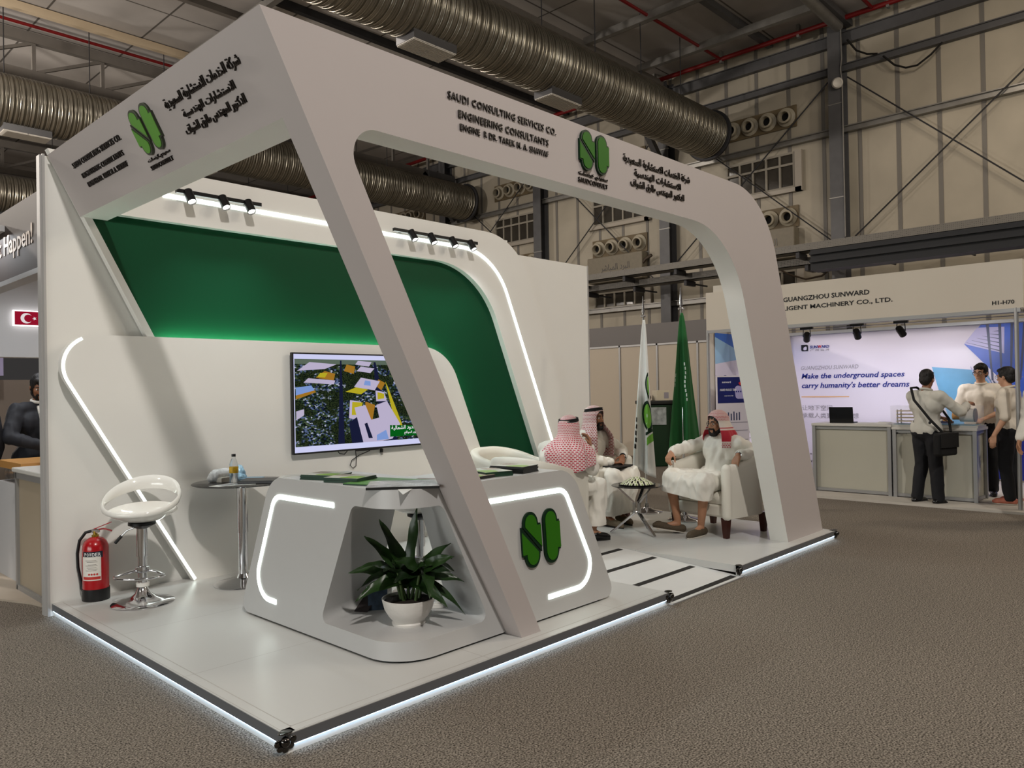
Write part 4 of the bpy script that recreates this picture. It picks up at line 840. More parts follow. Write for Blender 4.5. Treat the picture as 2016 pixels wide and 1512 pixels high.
TC = V(4.73, 1.44, ZP)
t = wthing('coffee_table', 'round smoked-glass coffee table on splayed chrome legs', 'table', TC)
MB().lathe([(0,0),(.25,0),(.255,.005),(.25,.01),(0,.01)], TC+V(0,0,.47), 48, caps=False).build('table_top', glass_dark, t, 40)
for k in range(3):
    a = -1.9+k*2*PI/3; d = V(math.cos(a), math.sin(a), 0)
    l = MB().beam(TC+d*.27+V(0,0,.005), TC+d*.03+V(0,0,.2), .03, .018).beam(TC+d*.03+V(0,0,.195), TC+d*.03+V(0,0,.31), .03, .018).beam(TC+d*.03+V(0,0,.305), TC+d*.2+V(0,0,.468), .03, .018).build('leg', chrome, t, 0)
t = thing('serving_tray', 'black round tray of wrapped chocolates on the coffee table', 'tray', TC+V(0,0,.48))
MB().lathe([(0,0),(.17,0),(.185,.012),(.18,.014),(.165,.006),(0,.006)], n=40, caps=False).build('tray', black, t, 50); MB().lathe([(0,.006),(.1,.006),(.06,.045),(0,.05)], n=24, caps=False).build('riser', black, t, 50)
cw = mat('chocolate_wrapper', (222, 222, 196), .3, var=.2, vscale=60); cg = mat('chocolate_green', (120, 150, 60), .4); cb = mat('chocolate_brown', (40, 24, 18), .4)
proto = None
for ring, (r, n, z) in enumerate(((.15, 17, .012), (.115, 13, .035), (.075, 9, .055), (.03, 4, .068))):
    for k in range(n):
        a = 2*PI*k/n+ring*.2; loc = TC+V(r*math.cos(a), r*math.sin(a), .48+z); tilt = .75-.12*ring
        if proto is None:
            c = thing('chocolate', 'cream wrapped chocolate square with a green mark on the black tray', 'chocolate', loc, 0, 'wrapped chocolates on the tray')
            MB().obox((0,0,.004), (.0195,.0195,.0035)).build('wrapper', cw, c, 0, bev=.002); MB().obox((0,.004,.0074), (.009,.006,.0005)).build('mark', cg, c, 0); MB().obox((0,0,-.002), (.0185,.0185,.003)).build('bar', cb, c, 0, bev=.001); proto = c
        else: c = dup(proto, loc)
        c.rotation_euler = (0, tilt, a); c.location = loc
def flag(lab, loc, cloth_m, h, hw, name='flag', seed=0, deco=None):
    x, y = loc; t = wthing('flag', lab, 'flag', (x, y, ZP), 'flags on chrome poles')
    MB().lathe([(0,0),(.18,0),(.183,.01),(.17,.02),(.08,.035),(.03,.06),(.025,.1),(.0,.1)], (x,y,ZP), 40, caps=False).build('base', chrome, t, 40)
    MB().cyl((x,y,ZP+.08), (x,y,h-.22), .0125, 16).build('pole', chrome, t, 40)
    MB().lathe([(.012,0),(.03,.008),(.034,.018),(.03,.028),(.014,.034),(.012,.05),(.02,.06),(.019,.08),(.004,.25),(0,.25)], (x,y,h-.25), 24, caps=False).build('finial', chrome, t, 40)
    rg = V(.69, -.725, 0); fw = V(-.725, -.689, 0); z1 = h-.28
    def S(u, v):   # v from the tie at the top down to the hem
        k = v**.75; l, r, zb = hw[0]*k+.012, hw[1]*k+.012, hw[2]
        q = -l+(l+r)*u; fold = .035*k*math.sin(u*10+seed)+.012*k*math.sin(u*21+seed*2); zz = z1-(z1-zb)*v-(hw[3]*v*u if len(hw) > 3 else 0)
        return V(x, y, 0)+rg*(q+.012*math.sin(u*9+v*5)*k)+fw*(.035+fold)+V(0,0,zz)
    c = MB().grid(S, 40, 40).build('cloth', cloth_m, t, 80, solid=.003)
    if deco: deco(S, fw, c)
    return t
wcloth = mat('white_flag_cloth', (226, 228, 226), .7, sheen=.2); gcloth = mat('green_flag_cloth', (6, 92, 34), .65, sheen=.2)
def deco_white(S, fw, c):
    D = MB(); G = MB()
    def disc(mb, cu, cv, ru, rv, off, a0=0, a1=2*PI, inner=0, n=20):
        vs = []; 
        for k in range(n+1):
            a = a0+(a1-a0)*k/n
            for q in (inner, .5+inner/2, 1): vs.append(S(min(1, max(0, cu+ru*q*math.cos(a))), cv+rv*q*math.sin(a))+fw*off)
        fs = [(i*3+j, i*3+j+1, (i+1)*3+j+1, (i+1)*3+j) for i in range(n) for j in range(2)]; mb.add(vs, fs)
    disc(D, .88, .42, .32, .085, .006, PI/2, 3*PI/2, .72); disc(G, .9, .42, .22, .06, .008, PI/2, 3*PI/2)
    disc(D, .72, .62, .34, .1, .006, 0, 2*PI, .78); disc(G, .72, .62, .26, .078, .008)
    D.grid(lambda u, v: S(.55+.45*u, .735+.02*v-.05*u)+fw*.006, 10, 2); G.grid(lambda u, v: S(.62+.38*u, .765+.05*v-.05*u)+fw*.007, 10, 3)
    e = D.build('emblem', dark_green, c, 0, fix=False); G.build('green_face', mat('flag_lime', (112, 178, 62), .6), e, 0, fix=False)
    for k in range(5): MB().grid(lambda u, v: S(.02+.09*u+.02*(k % 2), .66+.045*k+.03*v)+fw*.006, 3, 2).build('lettering', black, c, 0, fix=False)
def deco_green(S, fw, c):
    m = mat('flag_white_script', (214, 222, 214), .6)
    for k in range(9): MB().grid(lambda u, v: S(.52+.05*u+.03*math.sin(k), .36+.032*k+.022*v)+fw*.006, 2, 2).build('script_stroke', m, c, 0, fix=False)
    for k in range(3): MB().grid(lambda u, v: S(.03+.04*u, .44+.035*k+.026*v)+fw*.006, 2, 2).build('script_stroke', m, c, 0, fix=False)
flag('white flag with a green and dark emblem hanging furled on a chrome pole', (5.88, 2.1), wcloth, 2.6, (.14, .09, .62, .14), seed=.4, deco=deco_white)
flag('green national flag with white script hanging furled on a chrome pole', (5.67, 1.47), gcloth, 2.62, (.15, .17, .84), seed=1.3, deco=deco_green)

# ------------------------------------------------------------------ people
def skin_mat(n, c): return mat(n, c, .5, var=.06, vscale=20)
skA, skB, skC, skD = skin_mat('skin_tan', (176, 128, 98)), skin_mat('skin_brown', (152, 104, 76)), skin_mat('skin_light', (206, 158, 128)), skin_mat('skin_deep', (104, 66, 48))
hair_m = mat('black_hair', (20, 17, 16), .55, bump=.6, bscale=60); beard_m = mat('black_beard', (24, 18, 16), .8, bump=.6, bscale=90)
thobe_m = mat('white_thobe', (232, 228, 218), .75, sheen=.15); shirt_m = mat('white_shirt', (226, 222, 214), .75); trousers_m = mat('dark_trousers', (18, 19, 24), .8); suit_m = mat('navy_suit', (16, 18, 26), .75)
eye_m = mat('eye_white', (226, 222, 216), .3); iris_m = mat('eye_iris', (26, 16, 12), .2); frame_m = mat('spectacle_frame', (30, 26, 24), .3); lens_m = mat('spectacle_lens', (220, 224, 226), .05, trans=.9, alpha=.25)
UP = V(0,0,1)
def hand(mb, wr, d, n, thumb, curl=.5, k=1.0):
    """palm and five fingers; d along the hand, n = back of the hand, thumb = side of the thumb (+1 along d x n)"""
    d = V(d).normalized(); n = (V(n)-d*V(n).dot(d)).normalized(); s = d.cross(n)*thumb; wr = V(wr)
    base = []
    for i in range(4):
        o = (.028-.0185*i)*k; kn = wr+d*(.088-.004*abs(i-1))*k+s*o+n*.004; mb.rc(wr+s*o*.55+d*.012, kn, .0165*k, .0125*k, 8); base.append(kn)
    for i, L in enumerate((.9, 1.0, .94, .74)):
        p = base[i]; a = 0; sp_ = s*(.05-.035*i)
        for j, sl in enumerate((.043, .028, .022)):
            a += curl*(.55, .75, .55)[j]*(1+.09*i); dd = (d*math.cos(a)-n*math.sin(a)+sp_*.5).normalized(); q = p+dd*sl*L*k
            mb.rc(p, q, (.0098, .0088, .0078)[j]*k, (.0088, .0078, .0068)[j]*k, 8); p = q
    tb = wr+d*.03*k+s*.026*k-n*.006; a1 = (d*.62+s*.66-n*.42).normalized(); t1 = tb+a1*.038*k; a2 = (d*.85+s*.12-n*.5*(1 if curl > .3 else .5)).normalized(); t2 = t1+a2*.03*k; t3 = t2+(a2-n*.2*curl).normalized()*.022*k
    mb.rc(wr+d*.012+s*.012, tb+a1*.01, .017*k, .015*k, 8); mb.rc(tb, t1, .0135*k, .0115*k, 8); mb.rc(t1, t2, .0115*k, .0098*k, 8); mb.rc(t2, t3, .0098*k, .008*k, 8)
def head(mb, c, f, ear=True):
    c, f = V(c), V(f).normalized(); s = f.cross(UP).normalized(); u = s.cross(f); R = Matrix((s, f, u)).transposed()
    g = lambda a, b, z: c+s*a+f*b+u*z
    mb.ell(g(0,-.012,.036), (.074,.094,.088), R).ell(g(0,.02,-.035), (.058,.07,.075), R).ell(g(0,.045,-.082), (.033,.035,.03), R).ell(g(0,.06,-.015), (.05,.03,.05), R)
    mb.rc(g(-.034,.076,.03), g(.034,.076,.03), .013, None, 8).rc(g(0,.086,.018), g(0,.104,-.022), .008, .0125, 8).ell(g(-.012,.093,-.026), .009).ell(g(.012,.093,-.026), .009)
    mb.rc(g(-.02,.081,-.052), g(.02,.081,-.052), .0085, None, 8).rc(g(-.017,.082,-.064), g(.017,.082,-.064), .009, None, 8)
    for q in (-1, 1):
        mb.ell(g(q*.042,.06,-.012), (.02,.02,.02), R)
        if ear: mb.ell(g(q*.075,-.012,-.005), (.01,.02,.033), R)
    return g, R
def face_parts(g, R, body, brows=True):
    for q in (-1, 1):
        e = MB().ell(g(q*.031,.073,.008), (.0145,.012,.0095), R, 12, 8).build('eye', eye_m, body, 60); MB().ell(g(q*.031,.0845,.008), (.0058,.0025,.0062), R, 10, 6).build('iris', iris_m, e, 60)
        MB().tube([g(q*.014,.089,.03), g(q*.032,.088,.036), g(q*.05,.075,.03)], [.004,.0055,.003], 6).build('eyebrow', hair_m, body, 60)
    MB().tube([g(-.018,.0895,-.058), g(0,.0925,-.0575), g(.018,.0895,-.058)], .0022, 6).build('mouth_line', mat('mouth', (90, 42, 38), .6), body, 60)
def short_hair(g, R, body, m=hair_m, full=True):
    mb = MB().ell(g(0,-.02,.048), (.081,.098,.09), R).ell(g(0,-.06,.0), (.07,.058,.075), R)
    for q in (-1, 1): mb.ell(g(q*.064,-.012,.03), (.016,.045,.045), R)
    if full: mb.ell(g(0,.05,.088), (.06,.04,.03), R)
    hd = fuse(mb, 'hair', m, .009, 2, body, .004, 40)
    return hd
def beard(g, R, body, m=beard_m, big=False, thin=False):
    k = 1.25 if big else .6 if thin else 1
    mb = MB()
    for q in (-1, 1):
        mb.rc(g(q*.07,.0,-.01), g(q*.064,.025,-.06), .011, .018*k, 8).rc(g(q*.064,.025,-.06), g(q*.03,.06,-.098), .018*k, .02*k, 8).rc(g(q*.034,.082,-.04), g(q*.036,.074,-.08), .008, .014, 8)
        mb.rc(g(0,.098,-.041), g(q*.034,.082,-.046), .006, .007, 8)
    mb.rc(g(-.03,.062,-.098), g(.03,.062,-.098), .024*k, None, 8)
    return fuse(mb, 'beard', m, .006, 1, body, .003, 60)
def spectacles(g, R, body, m=frame_m):
    mb = MB()
    for q in (-1, 1):
        c = [g(q*.034+.026*math.cos(a)*1.0, .098-abs(.034+.026*math.cos(a))*.16, .008+.021*math.sin(a)) for a in [2*PI*k/16 for k in range(16)]]
        mb.tube(c, .0022, 6, True); mb.tube([g(q*.06,.088,.014), g(q*.079,.03,.014), g(q*.08,-.02,.008)], .002, 6)
    mb.tube([g(-.01,.1,.014), g(0,.102,.016), g(.01,.1,.014)], .002, 6)
    o = mb.build('spectacles', m, body, 60); return o
def body_mesh(t, J, skin, voxel=.0075, foot=True):
    mb = MB(); rt = V(J['rt']).normalized(); pel, che, nec, hed = V(J['pel']), V(J['che']), V(J['nec']), V(J['hed'])
    mb.rc(pel-rt*.07, pel+rt*.07, .11).rc(pel, che, .115, .12).rc(che-rt*.07, che+rt*.07, .115)
    mb.rc(che, nec, .1, .06).rc(nec-UP*.02, hed-UP*.05, .056, .052)
    for q in 'LR':
        sh, el, wr = V(J['sh'+q]), V(J['el'+q]), V(J['wr'+q]); mb.rc(nec-UP*.04, sh, .06, .055).rc(sh, el, .05, .04).rc(el, wr, .041, .026)
        h = J['ha'+q]; hand(mb, wr, h[0], h[1], h[2], h[3])
        hi, kn, an, to = V(J['hi'+q]), V(J['kn'+q]), V(J['an'+q]), V(J['to'+q]); mb.rc(hi, kn, .078, .055).rc(kn, kn.lerp(an, .35), .054, .052).rc(kn.lerp(an, .35), an, .052, .034)
        if foot: mb.rc(an-UP*.03, an.lerp(to, .8)-UP*.03, .034, .026)
    g, R = head(mb, hed, J['hf']); b = fuse(mb, 'body', skin, voxel, 2, t); face_parts(g, R, b); return b, g, R
def shoe(t, an, to, m, sole, zf):
    an, to = V(an), V(to); d = (to-an); d.z = 0; d.normalize(); s = d.cross(UP); p = V(an.x, an.y, zf(an) if callable(zf) else zf); q = V(to.x, to.y, p.z+max(0, to.z-.12)); mb = MB()
    mb.rc(p-d*.045+UP*.045, p+d*.03+UP*.05, .042, .044).rc(p+d*.02+UP*.045, q-d*.045+UP*.035, .043, .037).rc(q-d*.06+UP*.034, q-d*.02+UP*.03, .04, .028)
    sh = fuse(mb, 'shoe', m, .008, 3, t, cut=[(p+UP*.008, (-UP+V(0,0,0)) if q.z-p.z < .01 else -(UP-d*(q.z-p.z)/max(.05, (q-p).length)).normalized())])
    pts = []
    for k in range(20):
        a = 2*PI*k/20; u = .5+.5*math.cos(a); c = (p-d*.075).lerp(q+d*.005, u); pts.append(c+s*(.043*math.sin(a)*(1-.18*u)))
    vs = [x+UP*.001 for x in pts]+[x+UP*.013 for x in pts]; n = 20
    MB().add(vs, [tuple(range(n))[::-1], tuple(range(n, 2*n))]+[(i, (i+1) % n, n+(i+1) % n, n+i) for i in range(n)]).build('sole', sole, sh, 30)
    return sh
def scarf_mat(name, red=(172, 44, 58), band=None):
    m = mat(name, red, .8, sheen=.2); N, L = m.node_tree.nodes, m.node_tree.links; b = N['Principled BSDF']
    tc = N.new('ShaderNodeTexCoord'); sx = N.new('ShaderNodeSeparateXYZ'); L.new(tc.outputs['UV'], sx.inputs[0]); cb = N.new('ShaderNodeCombineXYZ')
    L.new(sx.outputs[0], cb.inputs[0]); L.new(sx.outputs[1], cb.inputs[1])
    br = N.new('ShaderNodeTexBrick'); br.inputs['Scale'].default_value = 1; br.inputs['Brick Width'].default_value = .021; br.inputs['Row Height'].default_value = .0165; br.inputs['Mortar Size'].default_value = .0042; br.inputs['Mortar Smooth'].default_value = .2
    br.inputs['Color1'].default_value = br.inputs['Color2'].default_value = (*lin(red), 1); br.inputs['Mortar'].default_value = (*lin((226, 206, 204)), 1); L.new(cb.outputs[0], br.inputs['Vector']); out = br.outputs['Color']
    if band:
        for lo, hi, col, ax in band:
            g1 = N.new('ShaderNodeMath'); g1.operation = 'GREATER_THAN'; g1.inputs[1].default_value = lo; g2 = N.new('ShaderNodeMath'); g2.operation = 'LESS_THAN'; g2.inputs[1].default_value = hi; ml = N.new('ShaderNodeMath'); ml.operation = 'MULTIPLY'
            L.new(sx.outputs[ax], g1.inputs[0]); L.new(sx.outputs[ax], g2.inputs[0]); L.new(g1.outputs[0], ml.inputs[0]); L.new(g2.outputs[0], ml.inputs[1])
            mx = N.new('ShaderNodeMix'); mx.data_type = 'RGBA'; L.new(ml.outputs[0], mx.inputs[0]); L.new(out, mx.inputs[6]); mx.inputs[7].default_value = (*lin(col), 1); out = mx.outputs[2]
    L.new(out, b.inputs['Base Color']); return m
def headscarf(t, c, f, m, hem=lambda a: -.38, open_=58, wide=1.0, front=.0, agal=True, seed=0, flare=None, back=.15, ramp=(.05, .25), name='headscarf'):
    c, f = V(c), V(f); f = V(f.x, f.y, 0).normalized(); s = f.cross(UP)
    me_v = []; uv = []; fs = []
    def pt(a, k, hz):   # a: angle from the face, k in 0..1 over the dome, 1..2 falling to the hem
        ca, sa = math.cos(a), math.sin(a); rx, rf, rb = .094, .118, .125
        ry = rf if ca > 0 else rb
        if k <= 1:
            th = k*PI/2*1.02; rr = math.sin(th); z = .03+.115*math.cos(th)
            return s*(rx*rr*sa)+f*(ry*rr*ca-.008)+UP*z
        q = k-1; z = .03-(0.03-hz)*q
        drop = .03-z; flare_ = 1 if flare is None else flare(a)
        w = min(1, max(0, (drop-ramp[0])/(ramp[1]-ramp[0]))); w = w*w*(3-2*w)
        rx2 = rx+(.205*wide-rx)*w*flare_; ry2 = ry+((back if ca < 0 else .15+front)-ry)*w*flare_
        fold = 1+.05*min(1, drop*6)*math.sin(a*9+seed)+.025*min(1, drop*6)*math.sin(a*21+seed*3)
        return s*(rx2*sa*fold)+f*(ry2*ca*fold-.008)+UP*z
    def grid(a0, a1, k1, nu, nv):
        o = len(me_v)
        for j in range(nv+1):
            for i in range(nu+1):
                a = a0+(a1-a0)*i/nu; hz = hem(abs((a+PI) % (2*PI)-PI)); kk = k1(a)*j/nv; me_v.append(c+pt(a, kk, hz)); uv.append((a*.14, kk*.2 if kk <= 1 else .2+(kk-1)*(.03-hz)))
        for j in range(nv):
            for i in range(nu): fs.append((o+j*(nu+1)+i, o+j*(nu+1)+i+1, o+(j+1)*(nu+1)+i+1, o+(j+1)*(nu+1)+i))
    A0 = math.radians(open_); grid(-A0, A0, lambda a: .66+.34*(abs(a)/A0)**3, 16, 10); grid(A0, 2*PI-A0, lambda a: 2, 56, 34)
    me = bpy.data.meshes.new(name); me.from_pydata([tuple(v) for v in me_v], [], fs); me.materials.append(m); ul = me.uv_layers.new(name='UVMap')
    for l in me.loops: ul.data[l.index].uv = uv[l.vertex_index]
    o = link(name, me, t, 80, solid=.005)
    if agal:
        mb = MB()
        for k in range(2):
            mb.tube([c+s*((.086-.004*k)*math.sin(a))+f*((.1-.004*k)*math.cos(a)-.012)+UP*(.087+.017*k+.012*math.cos(a)) for a in [2*PI*i/32 for i in range(32)]], .0095, 8, True)
        mb.build('head_cord', mat('head_cord', (16, 15, 17), .8, bump=.5, bscale=90), o, 60)
    return o
def seated_thobe(t, J, hem, m=thobe_m, seed=0, tilt=(0, 0)):
    mb = MB(); rt = V(J['rt']).normalized(); pel, che, nec = V(J['pel']), V(J['che']), V(J['nec'])
    mb.rc(pel-rt*.09, pel+rt*.09, .15).rc(pel+UP*.02, che, .155, .15).rc(che-rt*.075, che+rt*.075, .135).rc(che+UP*.05, nec-UP*.02, .12, .075)
    L, R = [[V(J[k+q]) for k in ('hi', 'kn', 'an')] for q in 'LR']
    for i in range(7):
        u = i/6; h, k, a = [L[j].lerp(R[j], u) for j in range(3)]; sag = math.sin(PI*u)*.03; k = k-UP*sag
        fwd_ = (k-h); fwd_.z = 0; fwd_.normalize()
        mb.rc(h+UP*.01, k, .09, .083).rc(k, k.lerp(a, .55)+fwd_*.02, .083, .085).rc(k.lerp(a, .5)+fwd_*.02, a-UP*.05+fwd_*.015, .085, .095)
    for q in 'LR':
        sh, el, wr = V(J['sh'+q]), V(J['el'+q]), V(J['wr'+q]); mb.rc(nec-UP*.05, sh, .08, .07).rc(sh, el, .066, .058).rc(el, el.lerp(wr, .88), .058, .044)
    o = fuse(mb, 'thobe', m, .0125, 4, t, .016, 9, [(V(0,0,hem), (tilt[0], tilt[1], -1))], seed)
    f = V(J.get('bf', UP.cross(rt))); f = V(f).normalized()
    MB().tube([nec+rt*.062*math.cos(a)+f*(.068*math.sin(a)+.01)+UP*(.03+.012*math.sin(a)) for a in [2*PI*k/24 for k in range(24)]], .014, 8, True).build('collar', m, o, 60)
    for q in 'LR':
        el, wr = V(J['el'+q]), V(J['wr'+q]); d = (wr-el).normalized(); MB().lathe([(.041,-.06),(.044,-.055),(.043,.0),(.039,.003)], el.lerp(wr, .93), 20, d).build('cuff', m, o, 50)
    return o
def seated(lab, J, skin, hem, scarf, shoes, soles, zf=ZP+.0, seed=0, hasbeard=True, specs=False, tilt=(0, 0), big=False):
    t = wthing('person', lab, 'person', (J['pel'][0], J['pel'][1], ZP))
    b, g, R = body_mesh(t, J, skin)
    seated_thobe(t, J, hem, seed=seed, tilt=tilt)
    short_hair(g, R, b, full=False)
    if hasbeard: beard(g, R, b, big=big)
    if specs: spectacles(g, R, b)
    scarf(t)
    for q in 'LR': shoe(t, J['an'+q], J['to'+q], shoes, soles, zf)
    return t, b, g, R
scarf_a = scarf_mat('red_check_scarf', (190, 44, 66)); scarf_b = scarf_mat('dull_red_check_scarf', (158, 40, 52))
scarf_c = scarf_mat('banded_red_scarf', (184, 34, 48), [(.19, .262, (228, 216, 208), 1), (.262, .274, (196, 90, 96), 1), (.274, .29, (226, 206, 200), 1), (.29, .4, (184, 32, 52), 1), (.4, .42, (226, 206, 200), 1)])
black_shoe = mat('black_shoe', (16, 15, 15), .25); taupe_shoe = mat('taupe_loafer', (112, 98, 78), .7); brown_shoe = mat('brown_loafer', (84, 72, 56), .75, bump=.8, bscale=70); sole_w = mat('white_sole', (206, 200, 188), .6); sole_b = mat('black_sole', (20, 19, 18), .6)
# man in the left chair, back turned
J1 = dict(rt=(.05,-1,0), pel=(3.84,1.78,.6), che=(3.9,1.74,.87), nec=(3.92,1.71,1.02), hed=(3.96,1.665,1.145), hf=(.93,.1,-.08), shR=(3.88,1.54,.95), elR=(4.08,1.49,.78), wrR=(4.1,1.53,.98), haR=((-.15,.12,.95),(.85,-.5,.1),-1,.7), shL=(3.92,1.93,.96), elL=(4.04,1.92,.76), wrL=(4.2,1.72,.68), haL=((.72,-.5,-.25),(0,.2,1),1,.45),
    hiR=(3.86,1.69,.58), knR=(4.25,1.56,.6), anR=(4.15,1.55,.2), toR=(4.28,1.45,.12), hiL=(3.86,1.87,.58), knL=(4.29,1.86,.6), anL=(4.2,1.86,.2), toL=(4.36,1.8,.12))
seated('person in white robe and red checked headscarf seen from behind, hand raised to face', J1, skA, .235, lambda t: headscarf(t, J1['hed'], J1['hf'], scarf_a, lambda a: -.27 if a < 1.2 else -.3-.08*min(1, (a-1.2)/1.2), 60, 1.28, seed=1, back=.23), black_shoe, sole_b, seed=1)
# man in the middle chair
J2 = dict(rt=(-1,-.05,0), pel=(5.04,2.3,.6), che=(5.03,2.27,.9), nec=(5.03,2.24,1.07), hed=(5.035,2.19,1.205), hf=(.12,-.99,-.03), shR=(4.84,2.23,1.0), elR=(4.83,2.06,.77), wrR=(5.02,1.95,.735), haR=((.85,-.3,-.05),(0,.1,1),-1,.5), shL=(5.23,2.23,.99), elL=(5.43,2.12,.83), wrL=(5.24,1.97,.79), haL=((-.6,-.25,-.5),(.3,-.5,.8),1,.55),
    hiR=(4.94,2.26,.58), knR=(4.86,1.84,.61), anR=(4.86,1.9,.2), toR=(4.82,1.68,.12), hiL=(5.14,2.26,.58), knL=(5.2,1.82,.61), anL=(5.14,1.94,.2), toL=(5.03,1.72,.12))
t, b, g, R = seated('person in white robe and red headscarf with full black beard, dark folder on lap', J2, skB, .205, lambda t: headscarf(t, J2['hed'], J2['hf'], scarf_b, lambda a: -.42 if a < 1.9 else -.36, 50, 1.05, .07, seed=2), taupe_shoe, sole_b, seed=2, big=True)
fo = thing('document_folder', 'thin black folder lying on the lap of the bearded man', 'folder', (5.05, 1.9, .7), .1)
MB().obox((0,0,.006), (.15,.1,.006)).build('cover', black, fo, 0, bev=.002); MB().obox((.05,.02,.013), (.07,.02,.001)).build('pen_clip', steel_light, fo, 0)
w_ = MB().lathe([(.032,-.012),(.036,-.01),(.036,.01),(.032,.012)], V(J2['elL']).lerp(V(J2['wrL']), .985), 18, V(J2['wrL'])-V(J2['elL'])).build('wrist_watch', black, t, 40)
# man in the right chair
J3 = dict(rt=(.17,.985,0), pel=(5.43,.9,.6), che=(5.5,.91,.87), nec=(5.5,.92,1.02), hed=(5.455,.94,1.15), hf=(-.91,.4,-.08), shL=(5.46,.71,.96), elL=(5.56,.57,.845), wrL=(5.17,.57,.87), haL=((-.5,.05,-.85),(-.85,0,.5),1,.3), shR=(5.56,1.13,.96), elR=(5.33,1.25,.905), wrR=(5.07,1.25,.875), haR=((-.75,-.05,-.65),(-.6,.1,.8),-1,.95),
    hiL=(5.42,.81,.58), knL=(4.88,.77,.62), anL=(4.97,.87,.2), toL=(4.745,.885,.12), hiR=(5.43,1.0,.58), knR=(4.95,1.2,.64), anR=(4.97,1.13,.21), toR=(4.79,1.3,.175))
t, b, g, R = seated('person in white robe, spectacles and banded red headscarf leaning back by the right post', J3, skA, .36, lambda t: headscarf(t, J3['hed'], J3['hf'], scarf_c, lambda a: -.235, 60, .86, agal=False, seed=3, back=.2, ramp=(-.02, .17)), brown_shoe, sole_w, seed=3, specs=True, tilt=(0, .12))
MB().lathe([(.03,-.008),(.034,-.007),(.034,.007),(.03,.008)], V(J3['elL']).lerp(V(J3['wrL']), .98), 18, V(J3['wrL'])-V(J3['elL'])).build('wrist_watch', chrome, t, 40)
